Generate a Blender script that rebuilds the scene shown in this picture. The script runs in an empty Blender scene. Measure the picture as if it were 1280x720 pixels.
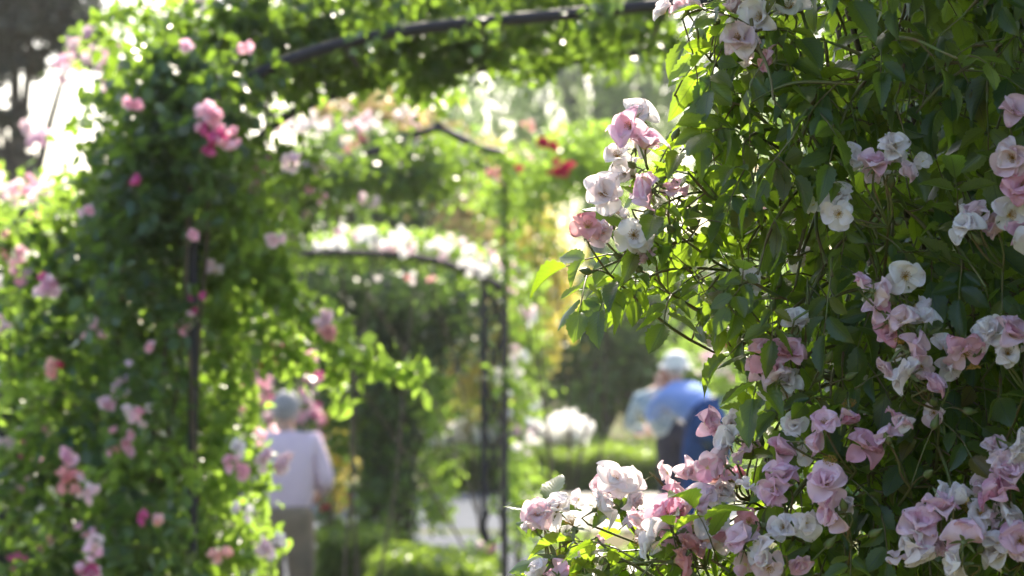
import bpy, math, random
import numpy as np
from mathutils import Vector, Matrix
random.seed(7); rng = np.random.default_rng(7)
sc = bpy.context.scene; C = sc.collection
# ------------------------------------------------------------------ camera
F = 85/36*1280; CH = 2.05; TILT = math.atan(77/F)
cd = bpy.data.cameras.new('camera'); cam = bpy.data.objects.new('camera', cd); C.objects.link(cam)
cam.location = (0, 0, CH); cam.rotation_euler = (math.pi/2+TILT, 0, 0)
cd.lens = 85; cd.sensor_width = 36; cd.clip_end = 4000
cd.dof.use_dof = True; cd.dof.focus_distance = 2.66; cd.dof.aperture_fstop = 7.6
sc.camera = cam
def P(px, py, D):
    a = (px-640)/F; b = -(py-360)/F
    y = math.cos(TILT)-b*math.sin(TILT); z = math.sin(TILT)+b*math.cos(TILT)
    return np.array([a/y*D, D, CH+z/y*D])
def gz(y):
    t = min(max((y-16.5)/4.0, 0), 1); return 0.45*t*t*(3-2*t)
# ------------------------------------------------------------------ object helpers
def tag(o, label=None, cat=None, group=None, kind=None):
    if label: o['label'] = label
    if cat: o['category'] = cat
    if group: o['group'] = group
    if kind: o['kind'] = kind
    return o
def thing(name, label, cat, loc, group=None):
    o = bpy.data.objects.new(name, None); C.objects.link(o); o.location = loc; o.empty_display_size = .1
    return tag(o, label, cat, group)
def link(name, me, parent=None, mat=None):
    o = bpy.data.objects.new(name, me); C.objects.link(o)
    if mat: me.materials.append(mat)
    if parent:
        o.parent = parent
        # geometry is written in world coordinates: undo the empty's translation
        p = parent; off = Vector((0, 0, 0))
        while p: off += p.location; p = p.parent
        o.location = -off
    return o
def place(o, parent, M):
    """child o with world matrix M under parent (empties are translation only)"""
    o.parent = parent
    o.matrix_basis = Matrix.Translation(-parent.location) @ M
def mesh_np(name, V, faces_flat, nper, tint=None, uv=None, smooth=True):
    me = bpy.data.meshes.new(name); nf = len(faces_flat)//nper
    me.vertices.add(len(V)); me.vertices.foreach_set('co', np.asarray(V, np.float32).ravel())
    me.loops.add(len(faces_flat)); me.loops.foreach_set('vertex_index', np.asarray(faces_flat, np.int32))
    me.polygons.add(nf); me.polygons.foreach_set('loop_start', np.arange(0, nf*nper, nper, dtype=np.int32))
    if smooth: me.polygons.foreach_set('use_smooth', np.ones(nf, bool))
    me.update(calc_edges=True)
    if tint is not None:
        a = me.attributes.new('tint', 'FLOAT', 'POINT'); a.data.foreach_set('value', np.asarray(tint, np.float32))
    if uv is not None:
        l = me.uv_layers.new(name='uv'); l.data.foreach_set('uv', np.asarray(uv, np.float32)[np.asarray(faces_flat)].ravel())
    me.validate(); return me
class TB:                                   # tube collector (quads only)
    def __init__(s): s.v = []; s.f = []
    def tube(s, pts, r, n=6, cap=False):
        pts = [np.array(p, float) for p in pts]; b = len(s.v); m = len(pts)
        rs = [r]*m if not hasattr(r, '__len__') else list(np.interp(np.linspace(0, 1, m), np.linspace(0, 1, len(r)), r))
        ref = np.array([.31, .17, .93])
        for i, p in enumerate(pts):
            t = pts[min(i+1, m-1)]-pts[max(i-1, 0)]; L = np.linalg.norm(t); t = t/L if L > 1e-9 else np.array([0, 0, 1.])
            if abs(t @ ref) > .95: ref = np.array([.9, .3, .1])
            a = np.cross(t, ref); a /= np.linalg.norm(a); c = np.cross(t, a)
            for k in range(n):
                th = 2*math.pi*k/n; s.v.append(p+rs[i]*(math.cos(th)*a+math.sin(th)*c))
        for i in range(m-1):
            for k in range(n):
                s.f += [b+i*n+k, b+i*n+(k+1) % n, b+(i+1)*n+(k+1) % n, b+(i+1)*n+k]
    def box(s, c, d):
        b = len(s.v); c = np.array(c, float); d = np.array(d, float)/2
        for q in [(-1,-1,-1),(1,-1,-1),(1,1,-1),(-1,1,-1),(-1,-1,1),(1,-1,1),(1,1,1),(-1,1,1)]: s.v.append(c+d*q)
        for q in [(0,3,2,1),(4,5,6,7),(0,1,5,4),(1,2,6,5),(2,3,7,6),(3,0,4,7)]: s.f += [b+i for i in q]
    def build(s, name, mat, parent=None): return link(name, mesh_np(name, np.array(s.v), s.f, 4), parent, mat)
def unit(a): return a/np.maximum(np.linalg.norm(a, axis=-1, keepdims=True), 1e-9)
def frames(d, n):
    d = unit(d); x = unit(np.cross(d, n)); z = np.cross(x, d); return np.stack([x, d, z], axis=-1)   # columns
def leaf_template(rows, cols, width, fold, curl, serr=0.):
    V = []; UV = []
    for i in range(rows+1):
        v = i/rows; w = width*.5*(math.sin(math.pi*min(max(v, .0), 1)**.82)**.85) if 0 < v < 1 else (.004 if v == 0 else 0)
        if serr and 0 < i < rows: w *= 1+serr*(1 if i % 2 else -1)
        for j in range(cols+1):
            u = j/cols*2-1; x = w*u
            V.append((x, v-(.02 if serr and abs(u) > .9 and i % 2 else 0), fold*abs(x)-curl*v*v+.03*math.sin(v*9+u*2)*abs(u)*width)); UV.append((j/cols, v))
    Fc = []
    for i in range(rows):
        for j in range(cols): a = i*(cols+1)+j; Fc.append((a, a+1, a+cols+2, a+cols+1))
    return np.array(V), np.array(Fc), np.array(UV)
T_FINE = [leaf_template(14, 4, w, f, c, .10) for w, f, c in ((.52, .45, .25), (.56, .2, .12), (.48, .8, .42), (.52, -.2, .34), (.54, .6, -.1))]
T_LOW = [leaf_template(3, 2, w, f, c) for w, f, c in ((.62, .4, .2), (.7, .1, .05), (.55, .6, .4))]
def cloud(name, pos, size, tipdir, nrm, tint, templates, mat, parent):
    N = len(pos); R = frames(tipdir, nrm); which = rng.integers(0, len(templates), N)
    Vs, Fs, Us, Ts = [], [], [], []; base = 0
    for k, (T, Fc, UV) in enumerate(templates):
        m = which == k; M = int(m.sum())
        if not M: continue
        V = np.einsum('nij,kj->nki', R[m], T)*size[m][:, None, None]+pos[m][:, None, :]
        Vs.append(V.reshape(-1, 3)); K = len(T)
        Fs.append((Fc[None]+np.arange(M)[:, None, None]*K+base).reshape(-1)); base += M*K
        Us.append(np.tile(UV, (M, 1))); Ts.append(np.repeat(tint[m], K))
    me = mesh_np(name, np.concatenate(Vs), np.concatenate(Fs), 4, np.concatenate(Ts), np.concatenate(Us))
    return link(name, me, parent, mat)
# ------------------------------------------------------------------ materials
def newmat(name):
    m = bpy.data.materials.new(name); m.use_nodes = True; nt = m.node_tree; nt.nodes.clear(); return m, nt
def nd(nt, t, **kw):
    n = nt.nodes.new(t)
    for k, v in kw.items():
        if k in n.inputs: n.inputs[k].default_value = v
        else: setattr(n, k, v)
    return n
def mixc(nt, a, b, fac, mode='MIX'):
    n = nt.nodes.new('ShaderNodeMix'); n.data_type = 'RGBA'; n.blend_type = mode
    for i, v in ((6, a), (7, b)):
        if hasattr(v, 'links'): nt.links.new(v, n.inputs[i])
        else: n.inputs[i].default_value = (*v, 1)
    if hasattr(fac, 'links'): nt.links.new(fac, n.inputs[0])
    else: n.inputs[0].default_value = fac
    return n.outputs[2]
def math_(nt, op, a, b=0., c=None):
    n = nt.nodes.new('ShaderNodeMath'); n.operation = op
    for i, v in enumerate((a, b) if c is None else (a, b, c)):
        if hasattr(v, 'links'): nt.links.new(v, n.inputs[i])
        else: n.inputs[i].default_value = v
    return n.outputs[0]
def leaf_mat(name, c1, c2, tr, tf=.42, rough=.42, under=None, fine=False, spec=.5):
    m, nt = newmat(name); L = nt.links
    at = nd(nt, 'ShaderNodeAttribute', attribute_name='tint')
    col = mixc(nt, c1, c2, at.outputs['Fac']); pr = nd(nt, 'ShaderNodeBsdfPrincipled', Roughness=rough)
    pr.inputs['Specular IOR Level'].default_value = spec
    trc = mixc(nt, tr, tuple(min(1, x*1.25+.02) for x in tr), at.outputs['Fac'])
    if fine:
        uv = nd(nt, 'ShaderNodeUVMap', uv_map='uv'); sp = nd(nt, 'ShaderNodeSeparateXYZ'); L.new(uv.outputs[0], sp.inputs[0])
        au = math_(nt, 'ABSOLUTE', math_(nt, 'SUBTRACT', sp.outputs[0], .5))
        mid = math_(nt, 'LESS_THAN', au, .025)
        ve = math_(nt, 'SINE', math_(nt, 'MULTIPLY', math_(nt, 'SUBTRACT', sp.outputs[1], math_(nt, 'MULTIPLY', au, .55)), 62.))
        vein = math_(nt, 'MAXIMUM', mid, math_(nt, 'MULTIPLY', math_(nt, 'GREATER_THAN', ve, .93), .55))
        nz = nd(nt, 'ShaderNodeTexNoise', Scale=55.); nz.inputs['Detail'].default_value = 3
        col = mixc(nt, col, (.10, .04, .02), math_(nt, 'MULTIPLY', math_(nt, 'GREATER_THAN', at.outputs['Fac'], .95), .8))
        col = mixc(nt, col, (.11, .11, .02), math_(nt, 'MULTIPLY', math_(nt, 'LESS_THAN', at.outputs['Fac'], .06), .7))
        col = mixc(nt, col, (.16, .2, .08), math_(nt, 'MULTIPLY', vein, .28))
        col = mixc(nt, col, (.11, .10, .03), math_(nt, 'MULTIPLY', math_(nt, 'GREATER_THAN', nz.outputs[0], .66), .45))
        trc = mixc(nt, trc, (.10, .2, .01), math_(nt, 'MULTIPLY', vein, .6))
        bp = nd(nt, 'ShaderNodeBump', Strength=.12, Distance=.0012); L.new(ve, bp.inputs['Height']); L.new(bp.outputs[0], pr.inputs['Normal'])
    if under:
        g = nd(nt, 'ShaderNodeNewGeometry'); col = mixc(nt, col, under, math_(nt, 'MULTIPLY', g.outputs['Backfacing'], .75))
    L.new(col, pr.inputs['Base Color'])
    t = nd(nt, 'ShaderNodeBsdfTranslucent'); L.new(trc, t.inputs[0])
    mx = nd(nt, 'ShaderNodeMixShader', Fac=tf); L.new(pr.outputs[0], mx.inputs[1]); L.new(t.outputs[0], mx.inputs[2])
    o = nd(nt, 'ShaderNodeOutputMaterial'); L.new(mx.outputs[0], o.inputs[0]); return m
def petal_mat(name, inner, outer, tf=.45):
    m, nt = newmat(name); L = nt.links
    at = nd(nt, 'ShaderNodeAttribute', attribute_name='tint'); uv = nd(nt, 'ShaderNodeUVMap', uv_map='uv')
    sp = nd(nt, 'ShaderNodeSeparateXYZ'); L.new(uv.outputs[0], sp.inputs[0])
    nz = nd(nt, 'ShaderNodeTexNoise', Scale=60.); nz.inputs['Detail'].default_value = 4
    f = math_(nt, 'MULTIPLY_ADD', at.outputs['Fac'], .75, math_(nt, 'MULTIPLY_ADD', sp.outputs[1], .35, math_(nt, 'MULTIPLY_ADD', nz.outputs[0], .5, -.45)))
    mr = nd(nt, 'ShaderNodeClamp'); L.new(f, mr.inputs[0])
    col = mixc(nt, inner, outer, mr.outputs[0])
    n2 = nd(nt, 'ShaderNodeTexNoise', Scale=140.); col = mixc(nt, col, (.50, .34, .20), math_(nt, 'MULTIPLY', math_(nt, 'GREATER_THAN', n2.outputs[0], .69), .5))
    col = mixc(nt, col, (.75, .62, .3), math_(nt, 'LESS_THAN', sp.outputs[1], .1))
    pr = nd(nt, 'ShaderNodeBsdfPrincipled', Roughness=.6); pr.inputs['Specular IOR Level'].default_value = .25; L.new(col, pr.inputs['Base Color'])
    w = nd(nt, 'ShaderNodeTexWave', Scale=14., Distortion=1.5); L.new(uv.outputs[0], w.inputs[0])
    bp = nd(nt, 'ShaderNodeBump', Strength=.25, Distance=.001); L.new(w.outputs[1], bp.inputs['Height']); L.new(bp.outputs[0], pr.inputs['Normal'])
    t = nd(nt, 'ShaderNodeBsdfTranslucent'); L.new(col, t.inputs[0])
    mx = nd(nt, 'ShaderNodeMixShader', Fac=tf); L.new(pr.outputs[0], mx.inputs[1]); L.new(t.outputs[0], mx.inputs[2])
    o = nd(nt, 'ShaderNodeOutputMaterial'); L.new(mx.outputs[0], o.inputs[0]); return m
def plain(name, c1, c2=None, scale=8., rough=.7, bump=.0, metal=0., detail=5.):
    m, nt = newmat(name); L = nt.links; pr = nd(nt, 'ShaderNodeBsdfPrincipled', Roughness=rough, Metallic=metal); pr.inputs['Specular IOR Level'].default_value = .5 if rough < .85 else .06
    tc = nd(nt, 'ShaderNodeTexCoord')
    nz = nd(nt, 'ShaderNodeTexNoise', Scale=scale); nz.inputs['Detail'].default_value = detail; L.new(tc.outputs['Object'], nz.inputs[0])
    cr = nd(nt, 'ShaderNodeValToRGB'); cr.color_ramp.elements[0].position = .35; cr.color_ramp.elements[1].position = .65
    L.new(nz.outputs[0], cr.inputs[0])
    cr.color_ramp.elements[0].color = (*c1, 1); cr.color_ramp.elements[1].color = (*(c2 or tuple(x*.75 for x in c1)), 1)
    L.new(cr.outputs[0], pr.inputs['Base Color'])
    if bump: bp = nd(nt, 'ShaderNodeBump', Strength=bump, Distance=.02); L.new(nz.outputs[0], bp.inputs['Height']); L.new(bp.outputs[0], pr.inputs['Normal'])
    o = nd(nt, 'ShaderNodeOutputMaterial'); L.new(pr.outputs[0], o.inputs[0]); return m
M = dict(
 near=leaf_mat('rose leaf near', (.010, .030, .014), (.026, .050, .019), (.36, .56, .02), .40, .36, (.075, .085, .045), True),
 rose=leaf_mat('rose leaf', (.008, .034, .024), (.018, .056, .033), (.30, .50, .03), .30, .33),
 lime=leaf_mat('lime leaf', (.06, .12, .02), (.11, .17, .03), (.36, .56, .06), .44, .42),
 yellow=leaf_mat('yellowing leaf', (.16, .16, .03), (.28, .2, .05), (.7, .6, .1), .45, .5),
 dark=leaf_mat('evergreen leaf', (.014, .036, .02), (.026, .055, .028), (.09, .17, .03), .24, .5),
 pine=leaf_mat('pine needle', (.035, .04, .032), (.06, .065, .05), (.06, .08, .03), .2, .6),
 silver=leaf_mat('willow leaf', (.10, .14, .08), (.17, .22, .13), (.42, .55, .26), .58, .45),
 box=leaf_mat('box leaf', (.03, .075, .018), (.08, .14, .025), (.34, .5, .04), .38, .4),
 mid=leaf_mat('tree leaf', (.03, .07, .03), (.06, .11, .04), (.2, .35, .04), .38, .45),
 peach=leaf_mat('bronze leaf', (.14, .10, .05), (.25, .16, .09), (.5, .38, .16), .42, .5),
 snow_p=petal_mat('snow white petal', (.90, .90, .88), (.88, .86, .85)),
 white_p=petal_mat('white petal', (.89, .86, .84), (.88, .76, .78)),
 pale_p=petal_mat('pale pink petal', (.88, .78, .79), (.85, .58, .66)),
 pink_p=petal_mat('pink petal', (.87, .62, .69), (.78, .34, .48)),
 mauve_p=petal_mat('mauve petal', (.90, .72, .79), (.82, .46, .62)),
 salmon_p=petal_mat('salmon petal', (.85, .56, .52), (.74, .26, .30)),
 deep_p=petal_mat('deep pink petal', (.70, .16, .38), (.5, .04, .2), .35),
 purple_p=petal_mat('purple petal', (.48, .14, .50), (.36, .08, .38), .35),
 red_p=petal_mat('red petal', (.55, .01, .10), (.42, .005, .06), .25),
 stem=plain('green stem', (.09, .13, .03), (.13, .08, .03), 40., .5),
 cane=plain('brown cane', (.10, .07, .04), (.06, .045, .03), 30., .75, .5),
 bark=plain('bark', (.13, .11, .09), (.05, .04, .03), 9., .9, 1.),
 greybark=plain('pale bark', (.30, .30, .30), (.14, .14, .15), 7., .9, .6),
 iron=plain('dark painted iron', (.012, .011, .017), (.02, .018, .026), 25., .7, .2),
 gold=plain('stamen', (.55, .33, .05), (.35, .18, .03), 200., .7),
 calyx=plain('calyx', (.10, .16, .04), (.14, .12, .05), 90., .55),
)
# ------------------------------------------------------------------ world, sun
SUN_EL, SUN_AZ = math.radians(44), math.radians(9)      # azimuth measured from +Y towards +X
w = bpy.data.worlds.new("World"); sc.world = w; w.use_nodes = True; nt = w.node_tree
bg = nt.nodes['Background']; sky = nt.nodes.new('ShaderNodeTexSky'); sky.sky_type = 'NISHITA'; sky.sun_disc = False
sky.sun_elevation = SUN_EL; sky.sun_rotation = SUN_AZ; sky.air_density = 1.0; sky.dust_density = 3.5; sky.ozone_density = 1.0
nt.links.new(sky.outputs[0], bg.inputs[0]); bg.inputs[1].default_value = .15
sd = Vector((math.sin(SUN_AZ)*math.cos(SUN_EL), math.cos(SUN_AZ)*math.cos(SUN_EL), math.sin(SUN_EL)))
ld = bpy.data.lights.new('sun', 'SUN'); ld.energy = 5; ld.angle = math.radians(.5); ld.color = (1, .90, .74)
so = bpy.data.objects.new('sun', ld); C.objects.link(so); so.rotation_euler = sd.to_track_quat('Z', 'Y').to_euler(); so.location = (5, 20, 25)
sc.view_settings.view_transform = 'Standard'; sc.view_settings.look = 'None'; sc.view_settings.gamma = 1
sc.view_settings.exposure = 1.6
sc.cycles.max_bounces = 8; sc.cycles.diffuse_bounces = 4; sc.cycles.transmission_bounces = 6; sc.cycles.transparent_max_bounces = 4
sc.cycles.caustics_reflective = False; sc.cycles.caustics_refractive = False
sc.cycles.sample_clamp_indirect = 6
# ------------------------------------------------------------------ ground and paths
def sheet(name, xs, ys, dz, mat, kind='structure', bumpy=0.):
    V = np.array([(x, y, gz(y)+dz+(bumpy*math.sin(x*1.3+y*.7)*math.sin(y*.9-x*.4) if bumpy else 0)) for y in ys for x in xs]); nx = len(xs)
    Fc = [k for j in range(len(ys)-1) for i in range(nx-1) for k in (j*nx+i, j*nx+i+1, (j+1)*nx+i+1, (j+1)*nx+i)]
    o = link(name, mesh_np(name, V, Fc, 4), None, mat); tag(o, kind=kind); return o
def ground_mat():
    m = plain('soil and grass', (.05, .085, .02), (.13, .10, .06), 1.3, .95, .6, detail=9.); return m
xs = [-400, -200, -100, -40]+list(np.arange(-20, 20.1, 1))+[40, 100, 200, 400]
ys = [-60, -20, -5]+list(np.arange(0, 32, .5))+[35, 40, 60, 100, 250, 500]
sheet('ground', xs, ys, 0, ground_mat())
gravel = plain('pale gravel', (.50, .47, .42), (.38, .35, .31), 60., .95, .5, detail=8.)
gpath_shaded = plain('shade-darkened grey paving', (.10, .11, .13), (.07, .08, .10), 12., .9, .3)  # shade over the left stretch of path is put into this darker grey
sheet('shade_dark_paved_path', [-14, -7, -3, .1], list(np.arange(21.5, 27.01, .5)), .004, gpath_shaded)
sheet('gravel_path', [.1, 3, 7, 14], list(np.arange(21.5, 27.01, .5)), .004, gravel)
sheet('paved_walk', [-2.6, -1.6, -.7, .3], list(np.arange(8, 21.4, .5)), .005, gpath_shaded)
# ------------------------------------------------------------------ background plant builder
def blob_points(blobs, clump=True, inner=.0):
    out = []
    for (px, py, D, rx, ry, rd, n) in blobs:
        c = P(px, py, D); sx = rx/F*D; sy = ry/F*D
        nc = max(3, n//22)
        u = unit(rng.normal(size=(nc, 3)))*rng.uniform(.25, 1, (nc, 1))**(1/2.2)
        cc = c+u*np.array([sx, rd, sy]); cs = rng.uniform(.10, .26, nc)*min(sx, sy, max(rd, .15)*1.5)+.03
        k = rng.integers(0, nc, n); out.append(cc[k]+rng.normal(size=(n, 3))*cs[k][:, None])
    return np.concatenate(out)
def leaf_cloud(name, pts, size, mat, parent, droop=.5, templates=None):
    pts = pts[pts[:, 2] > .03]
    n = len(pts); d = rng.normal(size=(n, 3)); d[:, 2] -= droop; nr = rng.normal(size=(n, 3)); nr[:, 2] += .8
    return cloud(name, pts, size*rng.uniform(.65, 1.25, n), d, nr, rng.uniform(0, 1, n), templates or T_LOW, mat, parent)
def low_blossom():
    V = []; Fc = []; T = []
    for k in range(8):
        a = k*2.4; el = .35+.10*k; b = len(V)
        for (r, wd) in ((.05, .1), (.32, .36), (.5, .3)):
            for s in (-1, 1):
                rr = r; V.append((rr*math.cos(a)*math.cos(el)-s*wd*.5*math.sin(a), rr*math.sin(a)*math.cos(el)+s*wd*.5*math.cos(a), rr*math.sin(el)+rr*.25))
        Fc += [(b, b+1, b+3, b+2), (b+2, b+3, b+5, b+4)]
    V = np.array(V); return V, np.array(Fc), np.stack([V[:, 0]+.5, np.linalg.norm(V, axis=1)+.15], 1)
LB = [low_blossom()]
def cluster(px, py, D, n, rad, matname, parent, size=.055):
    c = P(px, py, D); r = rad/F*D; pos = c+unit(rng.normal(size=(n, 3)))*rng.uniform(.2, 1, (n, 1))*r*np.array([1, .7, 1])
    d = rng.normal(size=(n, 3)); nr = rng.normal(size=(n, 3))+np.array([0, -.8, .5])
    return cloud('flower_cluster', pos, size*rng.uniform(.75, 1.2, n), d, nr, rng.uniform(0, 1, n), LB, M[matname], parent)
def wander(a, b, n=8, j=.05):
    a = np.array(a, float); b = np.array(b, float); ph = rng.uniform(0, 6, 3)
    return [a+(b-a)*t+j*np.sin(ph+t*np.array([5., 4, 3]))*math.sin(math.pi*t) for t in np.linspace(0, 1, n)]
def plant(name, label, cat, base, blobs, leafmat, lsize, flowers=(), fsize=.055, cane='cane', canes=6, cr=.012, droop=.5, group=None, extra=None, cluster_n=None):
    bz = gz(base[1]); th = thing(name, label, cat, (base[0], base[1], bz), group)
    leaf_cloud('foliage', blob_points(blobs), lsize, M[leafmat], th, droop)
    if extra:
        for (bl, lm) in extra: leaf_cloud('foliage', blob_points(bl), lsize, M[lm], th, droop)
    t = TB(); B = np.array([base[0], base[1], bz])
    for i in range(canes):
        bl = blobs[i % len(blobs)]; e = P(bl[0]+rng.uniform(-.4, .4)*bl[3], bl[1]+rng.uniform(-.5, .3)*bl[4], bl[2]+rng.uniform(-.4, .4)*bl[5])
        t.tube(wander(B+rng.normal(size=3)*[.08, .08, 0], e, 9, .08), [cr, cr*.4], 5)
    t.build('stems', M[cane], th)
    for f in flowers: cluster(*f, th, size=fsize)
    return th
def scatter_flowers(regs):
    out = []
    for (px, py, D, rx, ry, n, k, r, mats) in regs:
        for _ in range(n):
            a = rng.uniform(0, 6.283); q = math.sqrt(rng.uniform())
            out.append((px+rx*q*math.cos(a), py+ry*q*math.sin(a), D+rng.uniform(-.3, .3), k, r, mats[rng.integers(len(mats))]))
    return out
# ------------------------------------------------------------------ iron arches
def smooth_path(pts, it=3):
    for _ in range(it):
        q = [pts[0]]
        for a, b in zip(pts[:-1], pts[1:]): q += [a*.75+b*.25, a*.25+b*.75]
        pts = q+[pts[-1]]
    return pts
a1 = thing('iron_arch', 'tall dark iron rose arch spanning the top, its left post wrapped in roses', 'arch', (P(242, 500, 7.2)[0], 7.2, 0), 'iron rose arches')
hoop_px = [(242, 240), (246, 190), (262, 145), (300, 104), (360, 74), (430, 53), (510, 37), (600, 27), (700, 19), (835, 4), (930, -4), (1040, 10), (1110, 50), (1145, 110), (1150, 180), (1150, 240)]
HP = [P(x, y, 7.2) for x, y in hoop_px]; dy = np.array([0, 1.15, 0])
for off in (0*dy, dy):
    t = TB(); t.tube(smooth_path([p+off for p in HP]), .019, 8); t.build('hoop', M['iron'], a1)
    for p in (HP[0], HP[-1]):
        t = TB(); t.tube([np.array([p[0], p[1]+off[1], -.02]), p+off*1.0], .0155, 8); t.build('post', M['iron'], a1)
for i in range(1, len(HP)-1, 2):
    t = TB(); t.tube([HP[i], HP[i]+dy], .008, 6); t.build('crossbar', M['iron'], a1)
# arch 2
a2 = thing('iron_arch', 'iron arch with a pointed gable top half hidden in roses in the middle distance', 'arch', (P(400, 400, 13.5)[0], 13.5, 0), 'iron rose arches')
for off, j in ((-.2, 0), (1.2, 1)):
    H2 = [P(x, y, 13.5)+np.array([0, off, 0]) for x, y in ((285, 330), (298, 260), (335, 222), (385, 208), (430, 202), (480, 190), (520, 173), (549, 163), (575, 175), (605, 190), (632, 197))]
    t = TB(); t.tube(H2, .024, 6); t.tube([H2[7]+[.0, 0, -.02], H2[7]+[0, 0, .03]], .02, 6); t.build('hoop', M['iron'], a2)
    for p in (H2[0], H2[-1]):
        t = TB(); t.tube([(p[0], p[1], -.01), p], .014, 6); t.build('post', M['iron'], a2)
# arch 3 with lattice post
a3 = thing('iron_arch', 'low iron arch under white roses, carried on a lattice post of crossed bars', 'arch', (P(628, 500, 17.2)[0], 17.2, gz(17.2)), 'iron rose arches')
H3 = [P(x, y, 17.2) for x, y in ((310, 330), (345, 318), (420, 315), (500, 318), (545, 325), (590, 340), (622, 356), (629, 362))]
t = TB(); t.tube(smooth_path(H3, 1), .028, 6); t.build('hoop', M['iron'], a3)
t = TB(); t.tube([p+[0, 1.0, 0] for p in smooth_path(H3, 1)], .02, 6); t.build('hoop', M['iron'], a3)
g3 = gz(17.2)-.01
X3 = [P(605, 400, 17.2)[0], P(630, 400, 17.2)[0]]
for x, top in ((X3[0], 352), (X3[1], 362), (H3[0][0], 330)):
    zt = P(0, top, 17.2)[2]; t = TB(); t.tube([(x, 17.2, g3), (x, 17.2, zt)], .023, 6); t.build('post', M['iron'], a3)
t = TB(); z = g3+.1; k = 0; ztop = P(0, 380, 17.2)[2]
while z < ztop:
    t.tube([(X3[k % 2], 17.19, z), (X3[1-k % 2], 17.19, z+.34)], .013, 5); t.tube([(X3[1-k % 2], 17.205, z), (X3[k % 2], 17.205, z+.34)], .013, 5); z += .34; k += 0
t.build('lattice', M['iron'], a3)
# left far arch post
a4 = thing('iron_arch', 'slim iron arch posts standing in the rose thicket at the left edge', 'arch', (P(85, 500, 9.6)[0], 9.6, 0), 'iron rose arches')
for (px, D) in ((85, 9.6), (4, 9.6), (30, 10.8)):
    t = TB(); t.tube([P(px, 0, D)*[1, 1, 0], P(px, 300, D)], .016, 6); t.build('post', M['iron'], a4)
t = TB(); t.tube([P(85, 300, 9.6), P(60, 262, 9.6), P(30, 262, 9.6), P(4, 300, 9.6)], .014, 6); t.build('hoop', M['iron'], a4)
# ------------------------------------------------------------------ climbing roses
L1 = [  # (px,py,D,rx,ry,rd,n) dark column on the left post and hood over the arch
 (235, 105, 7.5, 75, 55, .5, 2000), (205, 190, 7.5, 75, 75, .5, 2000), (175, 290, 7.6, 80, 85, .5, 1900), (232, 230, 7.4, 44, 85, .4, 1200), (265, 130, 7.1, 38, 35, .2, 500), (245, 220, 7.0, 26, 80, .12, 420),
 (190, 390, 7.7, 70, 80, .5, 1300), (185, 490, 7.7, 80, 80, .5, 1500), (190, 590, 7.7, 90, 80, .5, 1600), (190, 700, 7.7, 95, 90, .5, 1700), (210, 850, 7.7, 100, 120, .5, 1500),
 (350, 38, 7.7, 110, 34, .5, 1700), (450, 12, 7.7, 120, 30, .5, 1500), (600, 0, 7.7, 130, 30, .5, 1600), (760, -25, 7.7, 130, 34, .5, 1500),
 (370, 84, 8.0, 80, 16, .25, 900), (500, 72, 8.0, 110, 20, .25, 1050), (640, 54, 8.1, 110, 16, .25, 750), (780, 44, 8.2, 90, 14, .25, 500),
 (940, -30, 7.7, 110, 40, .5, 1100), (1090, 30, 7.7, 80, 70, .5, 1000), (1140, 180, 7.7, 60, 120, .4, 1000)]
L1b = [(300, 250, 7.4, 38, 55, .3, 250), (280, 190, 7.6, 45, 40, .3, 180), (280, 360, 7.4, 35, 50, .25, 220), (272, 520, 7.5, 30, 50, .3, 240), (275, 640, 7.5, 36, 70, .3, 420),
 (110, 330, 7.8, 60, 90, .3, 380), (90, 440, 7.9, 60, 70, .3, 420), (320, 116, 8.2, 40, 16, .2, 110), (470, 98, 8.2, 80, 16, .2, 130), (540, 110, 8.2, 30, 18, .2, 90), (640, 84, 8.2, 60, 12, .2, 90), (780, 68, 8.2, 60, 14, .2, 150)]
fl1 = [(268, 168, 7.1, 12, 20, 'deep_p'), (270, 150, 7.1, 12, 20, 'pink_p'), (285, 172, 7.1, 6, 12, 'pink_p'), (258, 140, 7.1, 4, 8, 'mauve_p'), (165, 222, 7.1, 3, 6, 'deep_p'), (110, 262, 7.2, 3, 7, 'mauve_p'), (242, 296, 7.1, 2, 4, 'pink_p'),
 (56, 360, 7.2, 7, 12, 'mauve_p'), (58, 352, 7.2, 3, 8, 'deep_p'), (365, 200, 7.2, 6, 13, 'pale_p'), (340, 300, 7.3, 4, 8, 'pale_p'), (235, 62, 7.1, 3, 8, 'mauve_p'), (302, 58, 7.1, 2, 5, 'pink_p'),
 (165, 128, 7.1, 3, 6, 'pink_p'), (190, 434, 7.2, 2, 5, 'pink_p'), (70, 455, 7.2, 3, 12, 'salmon_p'), (76, 452, 7.2, 2, 5, 'red_p'), (90, 605, 7.1, 9, 16, 'salmon_p'), (112, 610, 7.1, 7, 14, 'pale_p'), (90, 575, 7.1, 5, 10, 'mauve_p'),
 (115, 708, 7.0, 9, 16, 'mauve_p'), (112, 712, 7.0, 4, 12, 'deep_p'), (118, 680, 7.1, 6, 12, 'pale_p'), (180, 645, 7.1, 3, 8, 'deep_p'), (195, 648, 7.1, 2, 6, 'salmon_p'), (298, 585, 7.1, 9, 18, 'pink_p'), (330, 575, 7.1, 6, 10, 'pale_p'),
 (352, 580, 7.1, 8, 16, 'pale_p'), (300, 560, 7.2, 6, 14, 'white_p'), (330, 690, 7.1, 7, 16, 'pale_p'), (270, 690, 7.2, 4, 10, 'salmon_p'), (345, 680, 7.1, 3, 8, 'white_p'), (135, 500, 7.3, 3, 8, 'mauve_p'),
 (175, 515, 7.1, 3, 8, 'pink_p'), (300, 640, 7.2, 4, 12, 'white_p'), (100, 660, 7.4, 4, 10, 'pink_p'), (145, 560, 7.4, 3, 10, 'salmon_p')]
fl1 = [(a, b, c-.32, d, e*(1.25 if a < 300 else 1), f) for a, b, c, d, e, f in fl1]
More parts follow.
